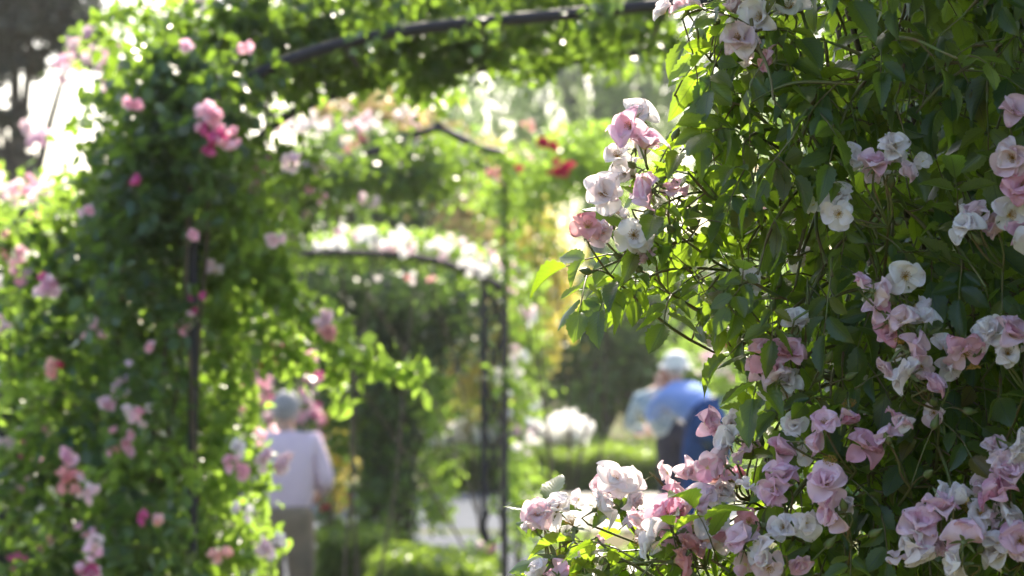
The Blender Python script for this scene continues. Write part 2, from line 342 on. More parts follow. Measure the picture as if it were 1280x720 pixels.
L1 = [(a, b, c, d*.94, e, f, int(g*.74)) for a, b, c, d, e, f, g in L1]
c1 = plant('climbing_rose', 'dark leaved climbing rose with magenta and pink blooms smothering the tall arch at left', 'rose', (P(235, 0, 7.6)[0], 7.6), L1, 'rose', .05, fl1, .041, extra=[(L1b, 'lime')], canes=12)
# hanging shoots right of the post
def spray(th, pts, D, nleaf, spread, lmat, lsize, tb):
    q = smooth_path([P(x, y, D+.1*math.sin(i)) for i, (x, y) in enumerate(pts)], 2); tb.tube(q, [.006, .002], 4)
    q = np.array(q); k = rng.uniform(0, len(q)-1, nleaf); i = k.astype(int); f = (k-i)[:, None]; pos = q[i]*(1-f)+q[np.minimum(i+1, len(q)-1)]*f
    pos = pos+rng.normal(size=pos.shape)*spread; return pos
tb = TB(); ps = []
for pts, n in (([(250, 345), (300, 325), (345, 345), (395, 395), (432, 425)], 170), ([(395, 395), (430, 430), (480, 455), (530, 470)], 130), ([(300, 335), (330, 370), (335, 400), (325, 440)], 70),
               ([(345, 345), (370, 400), (368, 470)], 80), ([(250, 440), (280, 430), (295, 460), (290, 500)], 70), ([(430, 425), (415, 460), (428, 500)], 50), ([(255, 250), (310, 260), (340, 300), (350, 330)], 130),
               ([(240, 530), (280, 545), (310, 570), (330, 610)], 60), ([(240, 640), (280, 650), (310, 670), (335, 700)], 60)):
    ps.append(spray(c1, pts, 7.35, int(n*1.25), .028, 'lime', .05, tb))
tb.build('stems', M['stem'], c1); leaf_cloud('foliage', np.concatenate(ps), .05, M['lime'], c1, .9)
for f in ((405, 405, 7.2, 5, 10, 'pale_p'), (412, 418, 7.2, 4, 8, 'salmon_p'), (268, 338, 7.2, 5, 12, 'pale_p'), (312, 240, 7.3, 3, 8, 'pale_p'), (330, 455, 7.6, 3, 8, 'red_p'), (390, 450, 7.6, 4, 10, 'pink_p')): cluster(*f, c1, size=.045)
tb = TB(); pa = []; pb = []; nf = 0
edge = [(100, 300, -1), (95, 360, -1), (110, 430, -1), (105, 520, -1), (100, 610, -1), (100, 700, -1), (280, 200, 1), (290, 270, 1), (255, 400, 1), (265, 480, 1), (270, 570, 1), (280, 660, 1), (230, 40, 0), (290, 15, 0), (340, 0, 0),
        (180, 330, 2), (160, 240, 2), (200, 150, 2), (150, 440, 2), (190, 560, 2), (150, 640, 2), (220, 500, 2), (200, 700, 2), (215, 90, 2)]
for q in range(58):
    ex, ey, sg = edge[q % len(edge)]; a = P(ex+rng.normal()*10, ey+rng.normal()*22, 7.5 if sg != 2 else 7.15); L = rng.uniform(.16, .38)*(.55 if sg == 1 and ey > 450 else 1)
    d = unit(np.array([sg*1. if sg in (-1, 1) else rng.normal()*.8, -.5*rng.uniform() if sg != 2 else -.9, .55+rng.normal()*.35 if sg else 1.1])); pts = [a]; p = a.copy()
    for _ in range(5): d = unit(d+[0, 0, -.30]+rng.normal(size=3)*.12); p = p+d*L/5; pts.append(p.copy())
    pts = np.array(smooth_path(pts, 2)); tb = TB(); tb.tube(list(pts), [.005, .0015], 4); tb.build('shoot', M['stem'], c1); n = int(L*190); i_ = rng.integers(0, len(pts), n); pp_ = pts[i_]+rng.normal(size=(n, 3))*.028
    (pb if (sg == 1 or rng.uniform() < .25) else pa).append(pp_)
    if q % 3 == 0:
        c = pts[-1]; n = int(rng.integers(3, 8)); pos = c+rng.normal(size=(n, 3))*.018
        cloud('flower_cluster', pos, .038*rng.uniform(.75, 1.2, n), rng.normal(size=(n, 3)), rng.normal(size=(n, 3))+[0, -.8, .5], rng.uniform(0, 1, n), LB, M[('pink_p', 'deep_p', 'pale_p', 'pink_p', 'mauve_p')[q//3 % 5]], c1)
leaf_cloud('foliage', np.concatenate(pa), .052, M['rose'], c1, .6); leaf_cloud('foliage', np.concatenate(pb), .052, M['lime'], c1, .6)
wr = [(330, 88, 7.12, 24, 9, .05, 30), (470, 40, 7.12, 30, 7, .05, 22), (600, 30, 7.12, 40, 7, .05, 22), (740, 8, 7.12, 40, 7, .05, 26)]
leaf_cloud('foliage', blob_points(wr), .045, M['rose'], c1, .8)
# left thicket
plant('shrub_rose', 'sunlit rose thicket with pink clusters along the left edge behind the wrapped post', 'rose', (P(30, 0, 9.9)[0], 9.9),
 [(20, 300, 9.9, 60, 60, .6, 500), (40, 400, 9.9, 80, 80, .6, 700), (30, 520, 9.9, 90, 90, .6, 900), (90, 620, 9.9, 90, 90, .6, 700), (10, 660, 9.9, 80, 90, .6, 700), (60, 800, 9.9, 120, 130, .6, 1800), (-120, 600, 9.9, 100, 200, .6, 1600), (-110, 380, 9.9, 90, 110, .6, 900)],
 'lime', .05, [(15, 240, 9.4, 9, 18, 'pale_p'), (35, 230, 9.4, 5, 10, 'pink_p'), (45, 285, 9.4, 6, 14, 'salmon_p'), (30, 320, 9.4, 7, 14, 'pink_p'), (12, 410, 9.4, 10, 16, 'pale_p'), (50, 350, 9.4, 4, 12, 'white_p'),
 (22, 700, 9.4, 4, 10, 'deep_p'), (60, 530, 9.5, 4, 12, 'pink_p'), (10, 560, 9.5, 4, 14, 'pale_p'), (55, 680, 9.5, 5, 16, 'salmon_p')]+scatter_flowers([(50, 450, 9.4, 60, 220, 14, 3, 10, ['pale_p', 'pink_p', 'white_p'])]), .055,
 extra=[([(60, 560, 10.2, 90, 120, .5, 2900), (50, 380, 10.2, 80, 90, .5, 1900), (40, 690, 10.1, 90, 80, .5, 1500)], 'rose')])
# pale mauve flowering spray in front of the sky, upper left
plant('climbing_rose', 'tall rose with pale mauve sprays against the white sky at upper left', 'rose', (P(60, 0, 12)[0], 12),
 [(125, 90, 12, 40, 50, .5, 130), (60, 260, 12, 70, 40, .5, 400), (165, 45, 12, 40, 35, .5, 180), (200, 20, 12, 60, 20, .5, 150)], 'lime', .05,
 scatter_flowers([(120, 85, 11.8, 45, 45, 12, 5, 12, ['mauve_p', 'pale_p', 'white_p']), (60, 170, 11.8, 30, 40, 5, 4, 10, ['mauve_p', 'pale_p']), (210, 0, 11.8, 60, 20, 9, 5, 12, ['pale_p', 'white_p', 'white_p'])]), .06, canes=8)
# arch 2 rose
plant('climbing_rose', 'lime green climbing rose with red blooms at the right end of the gabled arch', 'rose', (P(690, 0, 15)[0], 15),
 [(690, 215, 15, 60, 35, .5, 1100), (740, 195, 15, 45, 30, .5, 600), (640, 240, 15, 40, 40, .5, 600), (780, 230, 15, 60, 30, .5, 500)], 'lime', .055,
 [(680, 176, 14.1, 6, 6, 'red_p'), (689, 181, 14.1, 6, 7, 'red_p'), (704, 208, 14.1, 9, 9, 'red_p'), (700, 216, 14.1, 5, 6, 'red_p'), (648, 213, 14.1, 4, 6, 'red_p'), (688, 218, 14.4, 2, 5, 'red_p'), (660, 155, 14.5, 3, 6, 'salmon_p'), (660, 195, 14.5, 3, 5, 'pale_p')], .055, canes=5)
plant('climbing_rose', 'dense green climbing rose roofing the gabled arch', 'rose', (P(440, 0, 14.1)[0], 14.1),
 [(400, 228, 14, 60, 25, .5, 1200), (470, 212, 14, 60, 22, .5, 1100), (545, 200, 14, 40, 25, .5, 800), (350, 260, 14, 35, 60, .5, 900), (500, 235, 14.4, 70, 16, .4, 500)], 'rose', .055,
 scatter_flowers([(440, 165, 14, 90, 25, 16, 5, 11, ['pale_p', 'salmon_p', 'white_p']), (400, 250, 13.6, 70, 20, 5, 3, 7, ['pale_p']), (610, 220, 14, 20, 25, 3, 4, 8, ['white_p', 'salmon_p'])]), .06,
 canes=3, extra=[([(450, 172, 14.2, 80, 14, .4, 500)], 'mid'), ([(500, 160, 14.3, 70, 14, .4, 160)], 'peach')])
plant('climbing_rose', 'bronze tinted rose with cream and peach blooms rising behind the gabled arch', 'rose', (P(470, 0, 21)[0], 21),
 [(420, 165, 21, 50, 22, .6, 650), (480, 140, 21, 50, 26, .6, 700), (540, 180, 21, 50, 30, .6, 600), (600, 240, 21, 40, 50, .6, 700), (440, 230, 21, 40, 40, .6, 400)], 'mid', .07,
 scatter_flowers([(450, 150, 20.6, 70, 25, 16, 4, 8, ['pale_p', 'white_p']), (590, 220, 20.6, 40, 40, 8, 4, 8, ['white_p', 'salmon_p'])]), .07, canes=3, extra=[([(460, 140, 20.8, 80, 24, .5, 700), (530, 175, 20.8, 60, 30, .5, 500), (600, 260, 20.6, 50, 50, .5, 500)], 'peach')])
a2r = thing('climbing_rose', 'thin young rose winding round the bars of the gabled arch', 'rose', (P(632, 0, 13.2)[0], 13.2, 0))
leaf_cloud('foliage', blob_points([(632, 240, 13.2, 12, 40, .1, 130), (632, 330, 13.2, 9, 50, .1, 110), (632, 460, 13.2, 8, 60, .1, 60), (440, 203, 13.15, 26, 7, .08, 70), (500, 184, 13.15, 18, 6, .08, 40), (590, 184, 13.15, 16, 6, .08, 30), (628, 198, 13.15, 12, 8, .08, 50), (375, 214, 13.15, 26, 10, .08, 70)]), .05, M['rose'], a2r, .5)
tb = TB(); tb.tube(wander(P(634, 0, 13.2)*[1, 1, 0], P(631, 215, 13.2), 14, .03), [.009, .004], 5); tb.build('stems', M['cane'], a2r)
# arch 3 rose: white trusses on top, dark inside
fl3 = scatter_flowers([(350, 305, 17, 45, 12, 8, 5, 8, ['snow_p', 'pale_p']), (430, 300, 17, 60, 14, 14, 5, 9, ['snow_p', 'snow_p', 'pale_p']), (520, 305, 17, 60, 14, 14, 5, 9, ['snow_p', 'pale_p']), (600, 330, 17, 40, 14, 14, 5, 9, ['snow_p', 'snow_p', 'pale_p']),
 (650, 400, 17, 18, 50, 8, 3, 7, ['snow_p', 'pale_p']), (640, 480, 17, 20, 50, 6, 3, 7, ['white_p']), (520, 345, 16.8, 60, 12, 4, 2, 5, ['white_p', 'salmon_p']), (660, 520, 17.2, 25, 25, 8, 4, 8, ['snow_p', 'pale_p'])])
plant('climbing_rose', 'climbing rose heaped with white blooms along the top of the low arch', 'rose', (P(645, 0, 17.6)[0], 17.6),
 [(370, 308, 17.8, 60, 14, .3, 800), (450, 306, 17.8, 60, 16, .3, 900), (530, 310, 17.8, 60, 16, .3, 900), (605, 335, 17.8, 36, 16, .3, 600), (655, 400, 17.6, 18, 60, .25, 420), (655, 500, 17.6, 20, 60, .25, 320), (655, 620, 17.6, 20, 70, .3, 220)], 'lime', .055, fl3, .062, canes=7)
plant('climbing_vine', 'dark vine column hanging under the low arch and reaching the ground on one trunk', 'vine', (P(488, 0, 18.6)[0], 18.6),
 [(360, 400, 18.8, 70, 70, .5, 1700), (440, 390, 18.8, 70, 70, .5, 1900), (520, 390, 18.8, 60, 60, .5, 1500), (488, 480, 18.8, 55, 60, .5, 900), (482, 570, 18.8, 44, 60, .4, 700), (485, 650, 18.8, 34, 40, .4, 400), (580, 400, 18.8, 30, 60, .4, 350)], 'dark', .07,
 (), canes=7, cr=.04, cane='bark', droop=1.5, extra=[([(488, 490, 18.6, 55, 60, .4, 800), (482, 590, 18.6, 42, 80, .4, 800), (560, 380, 18.5, 30, 50, .3, 250)], 'mid'), ([(428, 520, 18.4, 14, 50, .3, 200), (545, 500, 18.4, 22, 40, .3, 220), (552, 610, 18.3, 18, 50, .3, 260)], 'lime')])
plant('shrub_rose', 'pink and red flowering roses behind the man in the white shirt', 'rose', (P(350, 0, 18)[0], 18),
 [(310, 530, 18, 50, 60, .5, 900), (390, 520, 18.2, 30, 50, .4, 500), (330, 620, 18, 60, 50, .5, 800), (330, 440, 18.2, 60, 40, .4, 500)], 'rose', .055,
 scatter_flowers([(320, 500, 17.5, 35, 35, 14, 5, 10, ['red_p', 'deep_p', 'pink_p', 'pale_p']), (388, 510, 17.5, 18, 50, 14, 5, 10, ['pale_p', 'pink_p', 'deep_p', 'mauve_p']), (300, 455, 17.6, 40, 20, 6, 4, 9, ['purple_p', 'salmon_p', 'pink_p'])]), .065)
plant('shrub_rose', 'small yellow and orange leaved bush between the man and the dark vine', 'shrub', (P(425, 0, 19.4)[0], 19.4),
 [(425, 560, 19.4, 26, 36, .3, 500), (420, 610, 19.4, 22, 20, .3, 200)], 'yellow', .06, [(432, 575, 19.2, 4, 8, 'salmon_p')], .06)
plant('potted_plant', 'low plant with dark red flowers beside the man on the grey walk', 'plant', (P(408, 0, 17.6)[0], 17.6),
 [(408, 600, 17.6, 14, 14, .15, 160), (412, 640, 17.6, 12, 20, .15, 120)], 'rose', .05, [(405, 632, 17.4, 5, 7, 'red_p'), (435, 625, 17.5, 4, 6, 'red_p')], .05)
# lime tendrils near lattice post bottom
plant('shrub_rose', 'thin lime green rose climbing the foot of the lattice post', 'rose', (P(648, 0, 16.6)[0], 16.6),
 [(655, 620, 16.6, 26, 60, .3, 330), (600, 690, 16.6, 24, 22, .3, 110), (710, 695, 16.6, 50, 22, .4, 400), (640, 780, 16.6, 60, 60, .4, 500), (780, 705, 16.6, 60, 22, .4, 400)], 'lime', .055,
 scatter_flowers([(660, 560, 16.5, 20, 20, 4, 3, 7, ['white_p']), (610, 690, 16.5, 30, 15, 3, 3, 7, ['salmon_p', 'pale_p'])]))
# ------------------------------------------------------------------ trees
def tree(name, label, base, D, px, top_py, blobs, leafmat, lsize, trunk_r, fork=.45, bark='bark', droop=.3, group=None, extra=None, n_limb=9):
    X = P(px, 0, D)[0]; bz = gz(D); th = thing(name, label, 'tree', (X, D, bz), group)
    leaf_cloud('crown', blob_points(blobs), lsize, M[leafmat], th, droop)
    if extra: leaf_cloud('crown', blob_points(extra[0]), lsize, M[extra[1]], th, droop)
    ztop = P(px, top_py, D)[2]; t = TB(); zf = bz+(ztop-bz)*fork
    t.tube(wander((X, D, bz-.05), (X+.1, D, zf), 8, trunk_r*.6), [trunk_r*1.3, trunk_r*.8], 9)
    for i in range(n_limb):
        b = blobs[i % len(blobs)]; e = P(b[0]+rng.uniform(-.3, .3)*b[3], b[1], b[2]+rng.uniform(-.3, .3)*b[5])
        st = np.array([X+.1*rng.uniform(-1, 1)*trunk_r, D, bz+(zf-bz)*rng.uniform(.6, 1)])
        mid = (st+e)/2+[0, 0, .1*(e[2]-st[2])]
        t.tube(smooth_path([st, mid, e], 2), [trunk_r*.5, trunk_r*.08], 6)
    t.build('trunk', M[bark], th); return th
tree('pine_tree', 'tall dark pine filling the top left corner', None, 30, 20, -80,
 [(30, 10, 30, 85, 50, 1.2, 2600), (-70, 120, 30, 60, 60, 1, 1200), (20, 75, 30, 40, 22, .8, 500), (100, 40, 30, 35, 40, .8, 800), (20, -90, 30, 120, 80, 1.5, 1800), (5, 145, 30, 16, 16, .5, 130), (-150, 0, 30, 120, 120, 1.5, 1800)], 'pine', .14, .2, .6)
tree('yew_tree', 'dark blue green conifer standing behind the gabled arch', None, 27, 490, 190,
 [(490, 260, 27, 70, 50, .8, 1700), (400, 300, 27, 60, 60, .8, 1400), (350, 400, 27, 80, 90, .8, 1500), (480, 420, 27, 100, 100, .9, 2400), (560, 330, 27, 40, 50, .7, 500), (470, 520, 27, 90, 50, .8, 1400)], 'dark', .11, .14, .4)
tree('ornamental_tree', 'yellow and orange tinted sunny tree right of the dark conifer', None, 30, 620, 180,
 [(560, 240, 30, 50, 50, .8, 800), (620, 290, 30, 60, 70, .9, 1300), (650, 400, 30, 50, 80, .8, 1300), (600, 490, 30, 60, 60, .8, 1000), (680, 330, 30, 40, 60, .8, 700), (600, 200, 30, 60, 30, .8, 600), (575, 420, 28.8, 35, 90, .5, 900)], 'yellow', .10, .12, .4,  # nearest crown clump added to cast shade on the paving
 extra=([(580, 270, 29.6, 60, 50, .8, 600), (640, 340, 29.6, 60, 90, .8, 900), (610, 480, 29.6, 60, 60, .8, 800), (660, 440, 29.6, 30, 80, .6, 500)], 'lime'))
tree('broadleaf_tree', 'deep green tree with a pale grey trunk above the clipped hedge', None, 36, 752, 330,
 [(760, 380, 36, 70, 50, 1.2, 1900), (720, 450, 36, 50, 60, 1, 1400), (820, 420, 36, 70, 60, 1.2, 1900), (780, 490, 36, 70, 30, 1, 1100), (880, 470, 36, 60, 60, 1, 1300), (900, 380, 36, 60, 60, 1, 1100)], 'dark', .13, .13, .35, 'greybark',
 extra=([(740, 400, 35.0, 80, 60, 1, 750), (830, 450, 35.0, 70, 60, 1, 750), (730, 480, 35, 40, 50, 1, 450), (720, 530, 35.4, 40, 24, 1, 260), (880, 520, 35.4, 60, 24, 1, 260)], 'mid'))
# weeping willow: hanging strands
X = P(740, 0, 46)[0]; wl = thing('willow_tree', 'silver green weeping tree with hanging strands against the bright sky', 'tree', (X, 46, .45))
pp = []; tb = TB()
for i in range(225):
    px = rng.uniform(545, 1010); py = rng.uniform(-60, 170)+abs(px-760)*.25; D = rng.uniform(44, 48); L = rng.uniform(60, 200)
    if rng.uniform() < .55*math.exp(-((px-712)/26)**2)+.3*math.exp(-((px-560)/25)**2): continue
    a = P(px, py, D); n = int(L*.62); z = rng.uniform(0, L/F*D, n); pos = np.stack([a[0]+rng.normal(0, .10, n)+.05*np.sin(z*2), a[1]+rng.normal(0, .1, n), a[2]-z], 1); pp.append(pos)
    tb.tube([a, a-[0, 0, L/F*D*.9]], [.014, .004], 4)
    if i % 4 == 0: tb.tube(smooth_path([np.array([X, 46, 5.5]), (np.array([X, 46, 7.5])+a)/2+[0, 0, 1.], a], 2), [.07, .015], 5)
tb.tube([(X, 46, .4), (X+.1, 46, 3), (X, 46, 6)], [.3, .2], 9); tb.build('trunk', M['greybark'], wl)
leaf_cloud('crown', np.concatenate(pp), .13, M['silver'], wl, 2.2)
# grey-green feathery tree centre top + distant row
far = [(-60, 62, 250, 'dark olive round tree far off beyond the left thicket'), (90, 66, 270, 'far green tree with a flat crown seen left of the wrapped post'), (290, 60, 200, 'far tree hidden mostly behind the wrapped arch post'),
       (430, 64, 150, 'far pale tree rising over the gabled arch'), (560, 70, 140, 'far pale tree behind the peak of the gabled arch'), (820, 66, 290, 'far green tree right of the weeping tree'), (960, 60, 270, 'far tree glimpsed through the left twigs of the near rose'), (1100, 68, 250, 'far tree behind the dense part of the near rose'), (1260, 62, 260, 'far tree beyond the right side of the near rose')]
for px, D, top, lab in far:
    GR = 'trees beyond the rose garden'
    tree('broadleaf_tree', lab, None, D, px, top, [(px, (top+400)/2+20, D, 75, (420-top)*.42, 2.2, 2600), (px-40, 450, D, 80, 60, 2, 900), (px+40, 440, D, 80, 60, 2, 900), (px+rng.uniform(-30, 30), top+40, D, 50, 40, 1.5, 600)],
         'silver' if 'pale' in lab else 'mid', .26, .28, .45, group=GR)
# bright rose mound in background right behind the near rose (seen between its twigs)
plant('climbing_rose', 'sunny pale green rose with cream and red blooms behind the bending visitors', 'rose', (P(905, 0, 25)[0], 25),
 [(900, 430, 25, 50, 40, .5, 700), (930, 500, 25, 50, 60, .5, 800), (950, 580, 25, 60, 60, .5, 800), (960, 400, 25, 60, 60, .5, 700)], 'lime', .07,
 scatter_flowers([(890, 450, 24.5, 30, 30, 8, 4, 9, ['white_p', 'pale_p']), (910, 428, 24.4, 8, 8, 3, 4, 7, ['red_p']), (900, 500, 24.5, 25, 40, 6, 4, 9, ['white_p', 'pale_p'])]), .09)
plant('shrub_rose', 'pale spring green shrub glowing behind the near rose twigs', 'shrub', (P(960, 0, 19)[0], 19),
 [(980, 300, 19, 60, 60, .5, 700), (1000, 220, 19, 60, 60, .5, 500), (960, 380, 19, 50, 50, .5, 400), (1020, 460, 19, 50, 120, .5, 800), (1010, 600, 19, 50, 80, .5, 500)], 'silver', .06,
 scatter_flowers([(970, 250, 18.6, 50, 50, 4, 3, 8, ['salmon_p', 'pale_p'])]), .06)
# ------------------------------------------------------------------ hedges and beds
def hedge(label, x0, x1, y0, y1, h, n, group=None):
    g0 = min(gz(y0), gz(y1)); g = max(gz(y0), gz(y1)); th = thing('box_hedge', label, 'hedge', ((x0+x1)/2, (y0+y1)/2, g0), 'clipped box hedges')
    tb = TB(); nx = max(4, int((x1-x0)/.25)); Vt = []
    tb.box(((x0+x1)/2, (y0+y1)/2, (g0+g+h)/2-.03), (x1-x0-.08, y1-y0-.08, g+h-g0-.08)); tb.build('core', M['bark'], th)
    f = rng.integers(0, 10, n); p = np.stack([rng.uniform(x0, x1, n), rng.uniform(y0, y1, n), g0+rng.uniform(0, 1, n)*(g+h-g0)], 1)
    m = f < 4; p[m, 1] = y0; m = (f >= 4) & (f < 8); p[m, 2] = g+h; m = f == 8; p[m, 0] = x1; m = f == 9; p[m, 0] = x0
    p += rng.normal(size=p.shape)*.025+(.03*np.sin(p[:, :1]*7)*np.array([0, 0, 1]))
    leaf_cloud('foliage', p, .045, M['box'], th, -.3); return th
hedge('long low clipped box hedge along the sunlit gravel path', P(555, 0, 27.8)[0], P(838, 0, 27.8)[0], 27.3, 28.3, .42, 11000)
hedge('clipped box hedge ending beside the man with grey trousers', P(398, 0, 17)[0], P(478, 0, 17)[0], 16.9, 18.2, .55, 6000)
hedge('clipped box hedge in front of the dark vine trunk', P(470, 0, 15.6)[0], P(612, 0, 15.6)[0], 15.2, 16.3, .68, 8000)
def bed(label, x0, x1, y0, y1, h, nl, clusters, mats, fs=.08):
    g = gz(y0); th = thing('flower_bed', label, 'flower bed', ((x0+x1)/2, (y0+y1)/2, g))
    p = np.stack([rng.uniform(x0, x1, nl), rng.uniform(y0, y1, nl), g+rng.uniform(0, h, nl)], 1); leaf_cloud('foliage', p, .07, M['box'], th, 0)
    for i in range(clusters):
        c = (rng.uniform(x0, x1), rng.uniform(y0, y1), g+h*rng.uniform(.85, 1.35)); n = 9
        pos = np.array(c)+rng.normal(size=(n, 3))*[.07, .07, .05]
        cloud('flower_cluster', pos, fs*rng.uniform(.8, 1.3, n), rng.normal(size=(n, 3)), rng.normal(size=(n, 3))+[0, -.3, 1], rng.uniform(0, 1, n), LB, M[mats[rng.integers(len(mats))]], th)
bed('bed of white flowers behind the long clipped hedge', P(525, 0, 30)[0], P(728, 0, 30)[0], 29.2, 30.6, .50, 2600, 99, ['snow_p'], .14)
bed('bed of low green plants at the foot of the broadleaf trees', P(730, 0, 33)[0], P(960, 0, 33)[0], 32, 34, .4, 2500, 8, ['salmon_p', 'pink_p'])
# ------------------------------------------------------------------ people
skin = plain('skin', (.50, .30, .22), (.46, .26, .19), 30., .55)
def skin_mesh(name, joints, edges, mat, parent, sub=2, root='pelvis'):
    names = list(joints); me = bpy.data.meshes.new(name)
    me.from_pydata([joints[k][0] for k in names], [(names.index(a), names.index(b)) for a, b in edges], [])
    me.materials.append(mat); o = bpy.data.objects.new(name, me); C.objects.link(o); o.parent = parent
    s = o.modifiers.new('skin', 'SKIN'); s.use_smooth_shade = True
    for i, k in enumerate(names):
        r = joints[k][1]; r = r if hasattr(r, '__len__') else (r, r); me.skin_vertices[0].data[i].radius = r; me.skin_vertices[0].data[i].use_root = (k == root)
    ss = o.modifiers.new('sub', 'SUBSURF'); ss.levels = sub; ss.render_levels = sub; return o
def ball(name, loc, rad, mat, parent, cut=None, rough=0.):
    V = []; n, m = 18, 12
    for j in range(m+1):
        th = math.pi*j/m
        for i in range(n):
            ph = 2*math.pi*i/n; q = 1+rough*math.sin(5*ph+3*th)*math.sin(4*th); p = [math.sin(th)*math.cos(ph)*q, math.sin(th)*math.sin(ph)*q, math.cos(th)*q]
            if cut and cut(p): p = [x*.86 for x in p]
            V.append((loc[0]+p[0]*rad[0], loc[1]+p[1]*rad[1], loc[2]+p[2]*rad[2]))
    Fc = [k for j in range(m) for i in range(n) for k in (j*n+i, (j+1)*n+i, (j+1)*n+(i+1) % n, j*n+(i+1) % n)]
    me = mesh_np(name, np.array(V), Fc, 4); me.materials.append(mat); o = bpy.data.objects.new(name, me); C.objects.link(o); o.parent = parent; return o
def person(label, loc, rot, J, shirtm, trousm, hairm, shoem, hat=None, s=1., hair_long=False, wide=1., seat=1.):
    th = thing('person', label, 'person', loc); th.rotation_euler = (0, 0, rot); th.scale = (s, s, s)
    V3 = lambda a: np.array(a, float)
    A = {k: V3(v) for k, v in J.items()}
    body = {'pelvis': (A['pelvis'], (.10, .08)), 'waist': ((A['pelvis']+A['chest'])/2, (.11, .08)), 'chest': (A['chest'], (.15, .11)), 'neck0': (A['neck'], .06), 'neck1': (A['neck']*.5+A['head']*.5, .055),
            'jaw': (A['head']*.85+A['neck']*.15, (.07, .075)), 'head': (A['head'], (.078, .092)), 'crown': (A['head']+(A['head']-A['neck'])*.45, (.06, .07))}
    E = [('pelvis', 'waist'), ('waist', 'chest'), ('chest', 'neck0'), ('neck0', 'neck1'), ('neck1', 'jaw'), ('jaw', 'head'), ('head', 'crown')]
    fwd = V3(J.get('face', (0, 1, 0))); side = np.cross(fwd, [0, 0, 1]); 
    body['nose'] = (A['head']+fwd*.108-[0, 0, .02], .012); E.append(('head', 'nose'))
    for k, sg in (('l', -1), ('r', 1)):
        sh, el, wr = A['sh_'+k], A['el_'+k], A['wr_'+k]; hp, kn, an = A['hip_'+k], A['kn_'+k], A['an_'+k]
        hd = unit(wr-el); q = np.cross(hd, [0, 0, 1.]) if abs(hd[2]) < .9 else np.array([0, 1., 0]); q = unit(q)
        body.update({'sh_'+k: (sh, .06), 'ua_'+k: ((sh+el)/2, .048), 'el_'+k: (el, .042), 'fa_'+k: ((el+wr)/2, .036), 'wr_'+k: (wr, .027), 'pm_'+k: (wr+hd*.06, (.036, .02))})
        E += [('chest', 'sh_'+k), ('sh_'+k, 'ua_'+k), ('ua_'+k, 'el_'+k), ('el_'+k, 'fa_'+k), ('fa_'+k, 'wr_'+k), ('wr_'+k, 'pm_'+k)]
        for i, (o_, L) in enumerate(((-.03, .055), (-.01, .065), (.01, .07), (.03, .06))):
            a = f'f{i}a_{k}'; b = f'f{i}b_{k}'; body[a] = (wr+hd*.095+q*o_, .009); body[b] = (wr+hd*(.10+L)+q*o_*1.2-V3((0, 0, .012)), .007); E += [('pm_'+k, a), (a, b)]
        body['th_'+k] = (wr+hd*.075-q*.055, .010); E.append(('pm_'+k, 'th_'+k))
        body['ear_'+k] = (A['head']+side*sg*.098, .014); E.append(('head', 'ear_'+k))
        f2 = V3(J.get('toe_'+k, an+fwd*.14-[0, 0, .04]))
        body.update({'hip_'+k: (hp, .085), 'tg_'+k: ((hp+kn)/2, .075), 'kn_'+k: (kn, .055), 'cf_'+k: (kn*.6+an*.4, .055), 'an_'+k: (an, .036), 'ft_'+k: (f2, .03)})
        E += [('pelvis', 'hip_'+k), ('hip_'+k, 'tg_'+k), ('tg_'+k, 'kn_'+k), ('kn_'+k, 'cf_'+k), ('cf_'+k, 'an_'+k), ('an_'+k, 'ft_'+k)]
    skin_mesh('body', body, E, skin, th)
    sh = {'pelvis': (A['pelvis']-[0, 0, .10], (.145, .11)), 'waist': (A['pelvis']*.5+A['chest']*.5, (.195*wide, .15)), 'chest': (A['chest'], (.205*wide, .15)), 'collar': (A['neck']*.8+A['chest']*.2, (.085, .08))}
    Es = [('pelvis', 'waist'), ('waist', 'chest'), ('chest', 'collar')]
    for k in 'lr':
        sh['sh_'+k] = (A['sh_'+k], .082); sh['ua_'+k] = ((A['sh_'+k]+A['el_'+k])/2, .068); sh['el_'+k] = (A['el_'+k], .058); sh['cuff_'+k] = (A['el_'+k]*.2+A['wr_'+k]*.8, .044)
        Es += [('chest', 'sh_'+k), ('sh_'+k, 'ua_'+k), ('ua_'+k, 'el_'+k), ('el_'+k, 'cuff_'+k)]
    skin_mesh('shirt', sh, Es, shirtm, th)
    tr = {'pelvis': (A['pelvis']+[0, 0, .0], (.172*seat, .138*seat)), 'top': (A['pelvis']*.72+A['chest']*.28, (.172*seat**.5, .138*seat**.5))}; Et = [('pelvis', 'top')]
    for k in 'lr':
        tr['hip_'+k] = (A['hip_'+k]-[0, 0, .05*(seat-1)*3], .112*seat**.6); tr['tg_'+k] = ((A['hip_'+k]+A['kn_'+k])/2, .098*seat**.6); tr['kn_'+k] = (A['kn_'+k], .08); tr['an_'+k] = (A['an_'+k]*.95+A['kn_'+k]*.05, .068)
        Et += [('pelvis', 'hip_'+k), ('hip_'+k, 'tg_'+k), ('tg_'+k, 'kn_'+k), ('kn_'+k, 'an_'+k)]
    skin_mesh('trousers', tr, Et, trousm, th)
    for k in 'lr':
        a = A['an_'+k]; f2 = V3(J.get('toe_'+k, a+fwd*.14-[0, 0, .04]))
        skin_mesh('shoe', {'pelvis': (a-[0, 0, .02]-fwd*.02, .045), 'b': ((a+f2)/2, .045), 'c': (f2+fwd*.02, .04)}, [('pelvis', 'b'), ('b', 'c')], shoem, th, 1)
    hc = A['head']+(A['head']-A['neck'])*.12-fwd*.012
    ball('hair', hc, (.092, .108, .112 if not hair_long else .13), hairm, th, cut=lambda p: (np.dot(p, fwd) > .35 and p[2] < .45) or p[2] < -.75, rough=.03)
